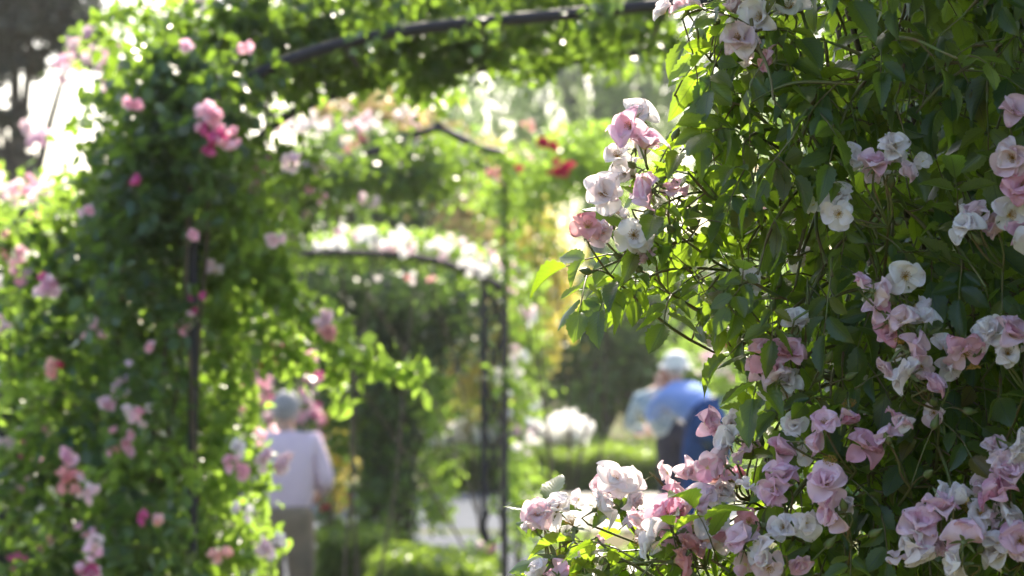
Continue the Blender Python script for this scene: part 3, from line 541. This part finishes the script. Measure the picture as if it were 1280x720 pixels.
    for sg in (-1, 1): ball('eye', A['head']+fwd*.088+side*sg*.032+[0, 0, .012], (.012, .012, .010), plain('eye', (.7, .7, .7), (.05, .04, .03), 90.), th)
    ball('mouth', A['head']+fwd*.088-[0, 0, .05], (.024, .008, .006), plain('lips', (.35, .12, .1)), th)
    if hat:
        hb = hc+[0, 0, .03]; ball('sun_hat', hb, (.115, .125, .10), hat, th, rough=.0)
        tb = TB(); b = []
        for i in range(25):
            a = i*2*math.pi/24; b.append(a)
        me_v = []; 
        for r, dz in ((.10, .01), (.125, -.01), (.15, -.035), (.15, -.042), (.10, .0)):
            for a in b[:-1]: me_v.append((hb[0]+r*math.cos(a), hb[1]+r*math.sin(a)*1.05, hb[2]-.01+dz+.008*math.sin(3*a)))
        fc = [k for j in range(4) for i in range(24) for k in (j*24+i, j*24+(i+1) % 24, (j+1)*24+(i+1) % 24, (j+1)*24+i)]
        me = mesh_np('brim', np.array(me_v), fc, 4); me.materials.append(hat); o = bpy.data.objects.new('hat_brim', me); C.objects.link(o); o.parent = th
    return th
stand = dict(pelvis=(0, 0, .93), chest=(0, .0, 1.26), neck=(0, .03, 1.43), head=(0, .06, 1.57), sh_l=(-.19, .0, 1.37), el_l=(-.27, -.03, 1.1), wr_l=(-.29, .06, .86), sh_r=(.19, .0, 1.37), el_r=(.27, -.02, 1.12), wr_r=(.19, .2, 1.03),
 hip_l=(-.09, 0, .88), kn_l=(-.10, .03, .48), an_l=(-.11, 0, .08), hip_r=(.09, 0, .88), kn_r=(.10, .05, .48), an_r=(.11, .04, .08))
person('elderly man with grey hair seen from behind, pale shirt and grey trousers', (P(357, 0, 16)[0], 16.0, 0), math.radians(-4), stand,
 plain('pale lilac shirt', (.70, .55, .63), (.63, .49, .57), 6., .85, .3), plain('grey trousers', (.25, .19, .13), (.19, .15, .105), 9., .9, .3), plain('grey hair', (.34, .33, .34), (.22, .21, .22), 50., .8, .4), plain('dark shoe', (.04, .03, .03)), s=1.05, seat=1.18, wide=1.2)
bend = dict(pelvis=(.10, -.08, .95), chest=(-.12, .22, 1.13), neck=(-.17, .34, 1.27), head=(-.15, .40, 1.40), sh_l=(-.31, .20, 1.14), el_l=(-.38, .40, .95), wr_l=(-.26, .56, 1.08), sh_r=(.03, .26, 1.19), el_r=(.16, .44, 1.02), wr_r=(.07, .62, 1.14),
 hip_l=(-.04, -.02, .84), kn_l=(-.08, .05, .47), an_l=(-.10, -.03, .08), hip_r=(.17, -.02, .84), kn_r=(.17, .06, .47), an_r=(.18, .02, .08), face=(.0, 1, 0))
white_hat = plain('white straw', (.82, .80, .76), (.74, .72, .66), 60., .8, .4)
person('visitor in blue jeans, light blue shirt and white sun hat, leaning towards the roses', (P(875, 0, 21.5)[0], 21.5, gz(21.5)), math.radians(6), bend,
 plain('light blue shirt', (.24, .34, .66), (.18, .28, .58), 7., .85, .3), plain('blue denim', (.02, .075, .24), (.015, .05, .16), 20., .9, .5), plain('white hair', (.6, .58, .55)), plain('brown shoe', (.08, .05, .03)), hat=white_hat, s=1.03, seat=1.38, wide=.9)
bend2 = dict(pelvis=(.04, 0, .84), chest=(-.14, .03, 1.04), neck=(-.06, .05, 1.20), head=(.0, .08, 1.31), sh_l=(-.26, .0, 1.10), el_l=(-.33, .1, .86), wr_l=(-.16, .25, .82), sh_r=(.04, .02, 1.14), el_r=(.10, -.08, .95), wr_r=(-.02, -.14, 1.06),
 hip_l=(-.03, 0, .80), kn_l=(.0, .03, .44), an_l=(.0, 0, .08), hip_r=(.12, 0, .80), kn_r=(.13, .05, .44), an_r=(.14, .04, .08), face=(-.95, .3, 0))
lace = plain('pale blue patterned cotton', (.50, .56, .58), (.20, .28, .32), 26., .9, .3, detail=1.)
person('visitor with auburn hair, pale blue patterned blouse and dark trousers beside the blue jeans', (P(833, 0, 22.2)[0], 22.2, gz(22.2)), 0, bend2,
 lace, plain('navy trousers', (.012, .015, .04)), plain('auburn hair', (.28, .09, .04), (.18, .05, .02), 40., .6, .4), plain('black shoe', (.02, .02, .02)), s=1.03)
# ------------------------------------------------------------------ the near rose
near = thing('rose_bush', 'large pale pink and white flowering climbing rose close by on the right', 'rose', (1.05*.45, 3.2, 0))
YL = [(-400, 860), (-100, 870), (0, 852), (60, 868), (130, 893), (200, 880), (260, 862), (330, 850), (372, 880), (420, 945), (500, 965), (560, 965), (600, 955), (640, 870), (680, 780), (720, 720), (900, 640), (1500, 700)]
def xl(py): return np.interp(py, [a for a, _ in YL], [b for _, b in YL])
LP, LD, LN, LS = [], [], [], []          # leaflets
rach = TB()
def leaflet(p, d, n, s): LP.append(p); LD.append(d); LN.append(n); LS.append(s)
def compound(p, d, up, L, k, droop=.5):
    """one compound leaf: k pairs of leaflets and a terminal one along a drooping rachis"""
    p = np.array(p); d = unit(np.array(d, float)); pts = [p]; q = p.copy(); dd = d.copy(); side = unit(np.cross(dd, up)+1e-6)
    step = L*.62
    for i in range(k+1):
        dd = unit(dd+np.array([0, 0, -droop*.28])+rng.normal(size=3)*.06); q = q+dd*step*(1.1 if i == 0 else .8); pts.append(q.copy())
        side = unit(np.cross(dd, up)+1e-6); nn = unit(np.cross(side, dd)+rng.normal(size=3)*.25)
        if i < k:
            for s in (-1, 1):
                if rng.uniform() < .06: continue
                ld = unit(dd*.55+side*s*.9+np.array([0, 0, -.35*droop])+rng.normal(size=3)*.16)
                leaflet(q+ld*.003, ld, nn+side*s*rng.uniform(-.3, .5)+rng.normal(size=3)*.22, L*rng.uniform(.72, 1.0)*(.8 if i == 0 else 1))
        else: leaflet(q, unit(dd+rng.normal(size=3)*.12), nn, L*rng.uniform(.95, 1.15))
    rach.tube(pts, [.0011, .0006], 4)
stems = TB()
XM = [(-50, 828), (95, 828), (110, 838), (200, 842), (215, 800), (310, 775), (325, 702), (375, 702), (385, 765), (400, 800), (410, 885), (470, 925), (600, 915), (612, 760), (630, 650), (900, 640)]
def xm(py): return np.interp(py, [a for a, _ in XM], [b for _, b in XM])
def shoot(q, L, k, nleaf, r=.0028, mask=True, droop=.6, skip=0., r2=.0013, whole=False):
    """leaves in alternation along a path q (list of world points)"""
    q = np.array(smooth_path([np.array(a, float) for a in q], 2)); m = len(q); ang = rng.uniform(0, 6.28); kept = []
    for j in range(nleaf):
        t = skip+(1-skip)*(j+.5+rng.uniform(-.2, .2))/nleaf; i = min(int(t*(m-1)), m-2); f = t*(m-1)-i; p = q[i]*(1-f)+q[i+1]*f
        tan = unit(q[i+1]-q[i]); ang += 2.4; a = unit(np.cross(tan, [0.2, .3, .9])); b = np.cross(tan, a)
        rad = a*math.cos(ang)+b*math.sin(ang); d = unit(rad*.9+tan*.55+rng.normal(size=3)*.2)
        up = unit(np.array([rng.normal()*.3, rng.normal()*.45-.15, 1.0])) 
        e = p+unit(d+[0, 0, -.3])*L*1.5; ex = 640+e[0]/e[1]*F; ey = 437-(e[2]-CH)/e[1]*F
        if ex < xm(ey): continue
        if mask:
            e = p+d*L*1.6; ex = 640+e[0]/e[1]*F; ey = 437-(e[2]-CH)/e[1]*F
            if ex < xl(ey)-8 : continue
            if hide(ex, ey, e[1]): continue
        kept.append(t); compound(p, d, up, L*rng.uniform(.75, 1.15), k if rng.uniform() < .7 else max(1, k-1), droop*rng.uniform(.6, 1.5))
    if whole: stems.tube(q, [.0006, r, r*.8, r2], 6)
    elif kept:
        e = min(m, int(max(kept)*(m-1))+2); b = 0 if not mask else max(0, int(min(kept)*(m-1))-2)
        if e-b > 2: stems.tube(q[b:e], [.0006, r, r*.8, r2], 6)
BL = []   # filled below; used to keep leaves from covering blossoms
def hide(ex, ey, D):
    for (bx, by, bd, br) in BL:
        if D < bd+.02 and (ex-bx)**2+(ey-by)**2 < (br*1.05)**2: return rng.uniform() < .9
    return False
# blossoms: (px, py, depth, diameter px, colour, openness)
BLO = [
 (783,158,2.60,60,'mauve',1),(797,142,2.66,44,'white',2),(772,190,2.64,42,'white',0),(800,178,2.72,40,'pale',2),
 (755,238,2.62,56,'white',1),(803,236,2.60,58,'mauve',1),(735,278,2.58,46,'salmon',0),(752,293,2.60,38,'pale',1),(793,292,2.60,56,'white',0),(822,268,2.68,46,'white',2),(800,308,2.62,38,'white',1),(768,262,2.66,52,'white',0),(785,215,2.68,48,'white',2),
 (945,20,2.58,62,'white',1),(925,44,2.56,52,'pale',1),(958,76,2.58,34,'pink',2),(985,4,2.6,48,'white',0),(852,4,2.6,40,'pale',1),(915,12,2.62,42,'pale',2),
 (1094,200,2.50,42,'mauve',1),(1119,181,2.5,40,'white',1),(1135,215,2.5,30,'pale',2),(1092,214,2.52,30,'pale',0),
 (1046,240,2.52,42,'white',1),(1047,268,2.5,44,'white',0),
 (982,262,2.85,54,'white',0),(1000,318,2.85,46,'white',1),(968,250,2.88,44,'pale',1),
 (1205,280,2.46,40,'white',1),(1222,264,2.48,34,'pale',2),
 (1270,135,2.45,44,'mauve',1),(1262,198,2.44,50,'pale',1),(1276,232,2.44,48,'pink',1),(1268,268,2.46,46,'white',0),(1284,296,2.46,44,'white',1),
 (1133,345,2.47,48,'white',0),(1102,366,2.47,42,'pale',1),(1126,398,2.46,42,'pale',1),(1150,385,2.5,34,'white',2),
 (936,350,2.62,36,'white',2),(996,400,2.56,38,'white',2),(960,438,2.54,46,'pink',1),(990,437,2.54,40,'pink',1),(966,468,2.54,40,'pale',1),(984,474,2.56,38,'white',1),
 (1147,434,2.46,46,'mauve',1),(1128,464,2.46,48,'white',1),(1168,482,2.46,38,'mauve',2),(1108,458,2.48,30,'pale',2),(1150,460,2.48,38,'pale',0),
 (1209,443,2.45,54,'pink',0),
 (1270,412,2.44,48,'mauve',1),(1262,440,2.45,38,'white',1),
 (906,408,2.7,34,'white',1),(1165,517,2.5,36,'pale',0),
 (908,548,2.58,44,'white',1),(900,574,2.58,42,'pale',2),(918,530,2.6,36,'white',1),(896,594,2.6,30,'salmon',1),
 (1030,524,2.48,40,'mauve',1),(1085,553,2.48,46,'pink',1),(1106,544,2.47,38,'mauve',1),(1032,600,2.44,66,'mauve',1),(1034,642,2.45,46,'mauve',1),(978,588,2.5,44,'mauve',1),(964,614,2.5,42,'mauve',1),(978,560,2.52,44,'pink',1),(1014,552,2.5,38,'mauve',2),(1062,520,2.5,34,'pink',2),
 (768,598,2.6,48,'white',1),(755,630,2.6,44,'white',2),(790,603,2.62,40,'white',1),(778,610,2.64,36,'pale',0),
 (672,642,2.6,42,'pale',1),(694,630,2.6,42,'white',1),(661,655,2.62,30,'white',2),
 (826,640,2.55,50,'pink',1),(846,618,2.6,40,'pink',1),(872,618,2.55,50,'pale',1),(888,650,2.54,52,'white',0),(844,668,2.54,40,'pink',1),(808,676,2.52,48,'white',1),(852,700,2.5,42,'salmon',2),(862,680,2.52,32,'salmon',2),(905,612,2.6,36,'white',2),
 (922,672,2.47,48,'mauve',1),(950,688,2.46,48,'white',1),(938,650,2.5,38,'salmon',0),(965,712,2.45,46,'pale',0),(976,658,2.48,36,'white',1),
 (1150,652,2.42,54,'mauve',1),(1176,628,2.42,46,'mauve',1),(1206,668,2.4,62,'mauve',1),(1190,704,2.4,54,'white',1),(1150,690,2.42,46,'white',2),(1228,640,2.42,44,'white',0),(1245,688,2.42,50,'white',1),
 (1240,612,2.42,50,'purple',1),(1262,588,2.42,44,'mauve',1),(1274,562,2.42,44,'white',2),(1260,640,2.42,44,'white',1),(1275,675,2.4,50,'mauve',1),
 (672,714,2.58,34,'white',2),(704,718,2.58,34,'mauve',2),(735,690,2.62,26,'white',2)]
BL[:] = [(a, b, c, d/2) for a, b, c, d, *_ in BLO]
# petals
def petal(W, L, cup, ruff, rows=10, cols=7):
    V = []; UV = []; ph = rng.uniform(0, 6, 3); rc = rng.uniform(-.4, 1.6)
    for i in range(rows+1):
        v = 1-(1-i/rows)**1.9; w = W*(.14+.86*math.sin(min(v/.62, 1)*math.pi*.5)**1.15)*(1 if v < .6 else max(0, 1-((v-.6)/.4)**2.3)**.5)
        for j in range(cols+1):
            u = j/cols*2-1; y = L*v*(1-.09*math.exp(-(u*3)**2)*v**6)*(1+.035*math.sin(u*7+ph[2])*v**4)
            x = w*.5*u; z = cup*(x*x)/W*1.7-cup*.28*L*(v-.3)**2+ruff*L*.11*math.sin(u*4+ph[0])*v*v+ruff*L*.07*math.sin(u*9+ph[2])*v**5-rc*L*max(0, v-.7)**2*2.2+ruff*L*.05*math.sin(v*7+u*5+ph[1])*v
            V.append((x, y, z)); UV.append((j/cols, v))
    Fc = [(i*(cols+1)+j, i*(cols+1)+j+1, (i+1)*(cols+1)+j+1, (i+1)*(cols+1)+j) for i in range(rows) for j in range(cols)]
    return np.array(V), np.array(Fc), UV
def blossom_mesh(kind):
    Vs, Fs, Us, Ts = [], [], [], []; base = 0; n = (6, 9, 8)[kind]+int(rng.integers(0, 3)); tw = rng.normal()*.5; lop = rng.uniform(0, 6.28)
    for k in range(n):
        inner = k >= 5; a = k*2*math.pi/5+(.6 if inner else 0)+rng.normal()*.16
        el = {0: (.08, .5), 1: (.42, .95), 2: (.95, 1.25)}[kind][inner]+rng.normal()*.27-.22*math.cos(a-lop)
        if rng.uniform() < .12: el -= .5
        L = .5*(1.0 if not inner else .82)*rng.uniform(.82, 1.16)*(1.0, 1.15, 1.25)[kind]; W = L*rng.uniform(1.0, 1.25)
        V, Fc, UV = petal(W, L, (.45, .85, 1.0)[kind]*rng.uniform(.8, 1.2), rng.uniform(.6, 1.5))
        ce, se = math.cos(el), math.sin(el); V = np.stack([V[:, 0], V[:, 1]*ce-V[:, 2]*se, V[:, 1]*se+V[:, 2]*ce+.002*k], 1)
        ca, sa = math.cos(a), math.sin(a); V = np.stack([V[:, 0]*ca-V[:, 1]*sa, V[:, 0]*sa+V[:, 1]*ca, V[:, 2]], 1)
        Vs.append(V); Fs.append((Fc+base).reshape(-1)); Us += UV; Ts.append(np.full(len(V), rng.uniform(0, 1))); base += len(V)
    return np.concatenate(Vs), np.concatenate(Fs), np.array(Us), np.concatenate(Ts)
PM = {}
for kind in range(3):
    for var in range(9):
        V, Fc, UV, T = blossom_mesh(kind)
        for cn in ('white', 'pale', 'pink', 'mauve', 'salmon', 'purple'):
            me = mesh_np('blossom', V, Fc, 4, T, UV); me.materials.append(M[('pink' if cn == 'purple' else cn)+'_p']); PM[(kind, var, cn)] = me
def stamen_mesh():
    t = TB()
    for i in range(26):
        a = i*2.4; r = .05+.10*math.sqrt(i/26); e = np.array([r*math.cos(a), r*math.sin(a), .17+rng.uniform(-.03, .03)])
        t.tube([(0, 0, .02), e*[.6, .6, .7], e], .004, 3); t.tube([e-[0, 0, .012], e, e+[0, 0, .014]], [.006, .016, .004], 4)
    return mesh_np('stamens', np.array(t.v), t.f, 4)
def calyx_mesh():
    t = TB(); t.tube([(0, 0, -.16), (0, 0, -.12), (0, 0, -.05), (0, 0, .01)], [.03, .075, .085, .03], 7); V = list(t.v); Fc = list(t.f)
    for k in range(5):
        a = k*2*math.pi/5+.3; b = len(V); c, s = math.cos(a), math.sin(a)
        for r, wd, z in ((.05, .08, -.05), (.18, .10, -.07), (.30, .05, -.14), (.36, .006, -.2)):
            for g in (-1, 1): V.append(np.array([r*c-g*wd*.5*s, r*s+g*wd*.5*c, z]))
        for i in range(3): Fc += [b+2*i, b+2*i+1, b+2*i+3, b+2*i+2]
    return mesh_np('calyx', np.array(V), Fc, 4)
SM = stamen_mesh(); SM.materials.append(M['gold']); CM = calyx_mesh(); CM.materials.append(M['calyx'])
axes = []
for n_, (px, py, D, dia, cn, kind) in enumerate(BLO):
    c = P(px, py, D-.045); s = min(dia, 52)/F*D*.95
    ax = unit(np.array([rng.normal()*.55-.12, -.55+rng.normal()*.5, .45+rng.normal()*.45])) if kind < 2 else unit(np.array([rng.normal()*.6, rng.normal()*.3-.2, rng.normal()*.6+.2]))
    if kind == 0: ax = unit(np.array([rng.normal()*.35, -.9, rng.normal()*.35+.1]))
    q = Vector(ax).to_track_quat('Z', 'Y'); Mx = Matrix.Translation(Vector(c-ax*s*.25)) @ q.to_matrix().to_4x4() @ Matrix.Rotation(rng.uniform(0, 6.28), 4, 'Z') @ Matrix.Scale(s, 4)
    o = bpy.data.objects.new('blossom', PM[(kind, int(rng.integers(9)), cn)]); C.objects.link(o); place(o, near, Mx)
    for nm, me in ((('stamens', SM), ('calyx', CM)) if kind < 2 else (('calyx', CM),)):
        ch = bpy.data.objects.new(nm, me); C.objects.link(ch); ch.parent = o
    axes.append((c-ax*s*.25-ax*s*.15, ax, s))
# smaller companion blossoms of the same trusses, as one part
SMV, SMF, SMU, SMT, SMI = [], [], [], [], []; base = 0; CN = ['white', 'pale', 'pink', 'mauve', 'salmon']
for px, py, D, dia, cn, kind in BLO:
    if px < 860 and py < 560: k_ = rng.integers(0, 2)
    else: k_ = rng.integers(0, 3)
    for _ in range(k_):
        a = rng.uniform(0, 6.28); c = P(px+dia*.72*math.cos(a), py+dia*.62*math.sin(a)-4, D-.03+rng.uniform(-.01, .03)); sz = dia/F*D*rng.uniform(.6, .85)
        if rng.uniform() < .35: cn = CN[rng.integers(0, 4)]
        if cn == 'purple': cn = 'mauve'
        V, Fc, UV, T = blossom_mesh(int(rng.integers(0, 3))); ax = unit(np.array([rng.normal()*.6, -.6+rng.normal()*.4, .4+rng.normal()*.5]))
        Rm = np.array(Vector(ax).to_track_quat('Z', 'Y').to_matrix()); SMV.append(V@Rm.T*sz+c); SMF.append((Fc+base).reshape(-1)); base += len(V); SMU += list(UV); SMT.append(T); SMI += [CN.index(cn)]*len(Fc)
me = mesh_np('small_blossoms', np.concatenate(SMV), np.concatenate(SMF), 4, np.concatenate(SMT), np.array(SMU))
for cn in CN: me.materials.append(M[cn+'_p'])
me.polygons.foreach_set('material_index', np.array(SMI, np.int32)); o = link('small_blossoms', me, near); o['kind'] = 'stuff'
for _ in range(16):
    b = BLO[int(rng.integers(20, len(BLO)))]; c = P(b[0]+rng.normal()*26, b[1]+rng.normal()*22, b[2]-.03); ax = unit(rng.normal(size=3)+[0, -.6, .2])
    Mx = Matrix.Translation(Vector(c)) @ Vector(ax).to_track_quat('Z', 'Y').to_matrix().to_4x4() @ Matrix.Scale(.05, 4)
    o = bpy.data.objects.new('spent_bloom', CM); C.objects.link(o); place(o, near, Mx); ch = bpy.data.objects.new('stamens', SM); C.objects.link(ch); ch.parent = o
# group blossoms in trusses: pedicels run to a common point, then into the bush
left = list(range(len(BLO))); bud = TB(); bud.tube([(0, 0, -.003), (0, 0, 0), (0, 0, .005), (0, 0, .010), (0, 0, .015)], [.001, .0042, .0045, .0025, .0004], 7); BM = mesh_np('bud', np.array(bud.v), bud.f, 4); BM.materials.append(M['calyx'])
while left:
    i = left[0]; grp = [j for j in left if np.linalg.norm(axes[j][0]-axes[i][0]) < .062]; left = [j for j in left if j not in grp]
    m = np.mean([axes[j][0] for j in grp], axis=0); px = BLO[i][0]
    node = m+np.array([.025, .03, -.045]) if BLO[i][1] < 560 or px > 800 else m+np.array([.02, .01, -.055])
    for j in grp:
        a, ax, s = axes[j]; stems.tube(smooth_path([a, a-ax*.018, node*.5+a*.5-[0, 0, .008], node], 1), [.0011, .0014], 5)
    for _ in range(rng.integers(1, 4)):
        e = node+rng.normal(size=3)*[.022, .015, .015]+[0, -.012, .03]; stems.tube(smooth_path([node, (node+e)/2+[0, 0, .004], e], 1), .0009, 4)
        u = unit(e-node); 
        bo = bpy.data.objects.new('bud', BM); C.objects.link(bo); place(bo, near, Matrix.Translation(Vector(e)) @ Vector(u).to_track_quat('Z', 'Y').to_matrix().to_4x4())
    tgt = node+np.array([.13 if px < 1000 else rng.normal()*.06, .12, -.03-.06*rng.uniform()]) if BLO[i][1] < 560 or px > 900 else node+np.array([.07, .05, -.14]); shoot([tgt, (tgt+node)/2+[0, 0, -.012], node], .040, 2, 4, .0019, px > 1000, .8, whole=True)
# hand-laid sprays reaching left out of the bush: [(px,py,D)...], leaflet length, pairs, leaf count
SPR = [
 ([(1010,262,2.70),(930,248,2.66),(870,236,2.62),(815,262,2.60)], .042, 2, 7),
 ([(985,300,2.74),(920,300,2.66),(850,300,2.62),(795,318,2.60),(750,335,2.58),(718,352,2.57)], .042, 2, 12),
 ([(960,345,2.72),(890,335,2.64),(830,335,2.60),(790,360,2.58),(778,380,2.57)], .042, 2, 9),
 ([(1000,390,2.72),(940,360,2.66),(880,350,2.62),(840,365,2.60),(822,390,2.6)], .040, 2, 7),
 ([(900,140,2.66),(880,180,2.62),(845,190,2.61),(815,170,2.60),(795,160,2.62)], .040, 2, 7),
 ([(930,110,2.7),(890,120,2.62),(860,130,2.6),(842,118,2.58)], .044, 2, 4),
 ([(930,30,2.68),(890,10,2.6),(860,15,2.57),(846,30,2.56)], .048, 2, 5),
 ([(960,90,2.68),(905,70,2.6),(880,95,2.58),(868,130,2.57)], .046, 2, 6),
 ([(1040,210,2.7),(980,190,2.62),(950,170,2.58),(935,200,2.56),(948,250,2.55)], .052, 2, 6),
 ([(1000,250,2.66),(900,262,2.6),(860,215,2.58)], .040, 2, 6),
 ([(1070,330,2.7),(1010,370,2.62),(975,400,2.58),(962,450,2.56),(962,500,2.56)], .046, 2, 8),
 ([(1050,470,2.7),(1000,500,2.62),(970,530,2.58),(955,580,2.57)], .046, 2, 7),
 ([(1000,560,2.7),(960,600,2.6),(930,640,2.56)], .044, 2, 6),
 ([(900,760,2.62),(840,690,2.6),(800,640,2.6),(775,615,2.6)], .038, 2, 4),
 ([(860,780,2.62),(790,720,2.6),(740,690,2.6),(700,668,2.6)], .042, 2, 6),
 ([(860,750,2.55),(800,710,2.55),(760,690,2.55),(735,660,2.56)], .046, 2, 5),
 ([(820,800,2.55),(760,740,2.55),(715,715,2.55),(680,700,2.55)], .046, 2, 6),
 ([(900,760,2.5),(870,715,2.5),(830,700,2.5),(790,705,2.5)], .050, 2, 7),
 ([(940,760,2.48),(920,720,2.48),(890,700,2.5)], .050, 2, 6),
 ([(920,700,2.66),(870,660,2.62),(825,600,2.6),(803,585,2.6)], .030, 1, 3),
]
for pts, L, k, n in SPR:
    nb = len(LP); shoot([P(*pts[0])+[.10, .14, -.05]]+[P(*p) for p in pts], L, k, n+2, .0022, False, .8, .22)
# body of the bush
def vis_shoot(px, py, D, length, L, dirx=None):
    a = P(px, py, D); d = unit(np.array([rng.normal()*.6-.15, -.45+rng.normal()*.35, rng.normal()*.5+.1])); q = [a]; p = a.copy()
    for i in range(4):
        d = unit(d+rng.normal(size=3)*.22+[0, 0, -.22]); p = p+d*length/4; q.append(p.copy())
    shoot(q, L, 2, max(3, int(length/.045)), .0022, True, .9)
for i in range(1350):
    py = rng.uniform(-330, 1050); x0 = xl(py); px = x0+70+(1650-x0)*rng.uniform()**1.1; rel = px-x0
    if rel < 260 and rng.uniform() > .22+rel/360: continue
    if 920 < px < 1010 and 150 < py < 330 and rng.uniform() < .6: continue
    Dmax = 2.65+min(max(rel-150, 0)/250, 1)*1.2; D = rng.uniform(2.56 if rel < 160 else 2.52, Dmax)
    vis_shoot(px, py, D, rng.uniform(.10, .20), rng.uniform(.032, .044) if rel < 240 else rng.uniform(.036, .054))
# main canes from the ground
canes = TB()
for i in range(16):
    bx = .47+rng.normal()*.12; by = 3.1+rng.normal()*.15; tx = P(rng.uniform(1120, 1560), 0, 2.9)[0]
    canes.tube(smooth_path([np.array([bx, by, 0.]), np.array([bx+(tx-bx)*.3, by+rng.normal()*.1, .9]), np.array([tx+rng.normal()*.05, 2.9+rng.normal()*.2, 1.8]), np.array([tx+rng.normal()*.1, 2.8+rng.normal()*.2, 2.35]), np.array([tx-.1+rng.normal()*.15, 2.7+rng.normal()*.2, 2.75])], 3), [.008, .002], 7)
canes.build('canes', M['cane'], near); stems.build('stems', M['stem'], near); rach.build('leaf_stalks', M['stem'], near)
LPa, LDa, LNa, LSa = map(np.array, (LP, LD, LN, LS))
cloud('foliage', LPa, LSa, LDa, LNa, rng.uniform(0, 1, len(LPa)), T_FINE, M['near'], near)
# lower and rear bulk of the same bush to the ground; out-of-frame clumps right, above and behind added to block light
leaf_cloud('foliage', blob_points([(1250, 1300, 3.1, 300, 400, .4, 3500), (1200, 2000, 3.1, 250, 450, .4, 3500), (1450, 400, 3.4, 250, 600, .3, 3500), (1240, 300, 3.6, 170, 500, .25, 5200), (2060, 300, 2.1, 320, 900, .6, 8000), (1330, -480, 2.5, 300, 120, .5, 3500), (1310, -480, 3.5, 240, 300, .3, 9000), (1300, 250, 3.3, 200, 550, .2, 5000)]), .055, M['rose'], near, .8)
print('near leaflets', len(LP))

hv = bpy.data.materials.new('haze'); hv.use_nodes = True; nt = hv.node_tree; nt.nodes.clear()
pv = nt.nodes.new('ShaderNodeVolumePrincipled'); pv.inputs['Color'].default_value = (.95, .95, .92, 1); pv.inputs['Density'].default_value = .00042; pv.inputs['Anisotropy'].default_value = .55
nt.links.new(pv.outputs[0], nt.nodes.new('ShaderNodeOutputMaterial').inputs['Volume'])
tb = TB(); tb.box((0, 150, 7), (840, 720, 16)); hz = tb.build('haze', hv); tag(hz, kind='stuff'); hz.display_type = 'WIRE'
sc.cycles.volume_bounces = 0
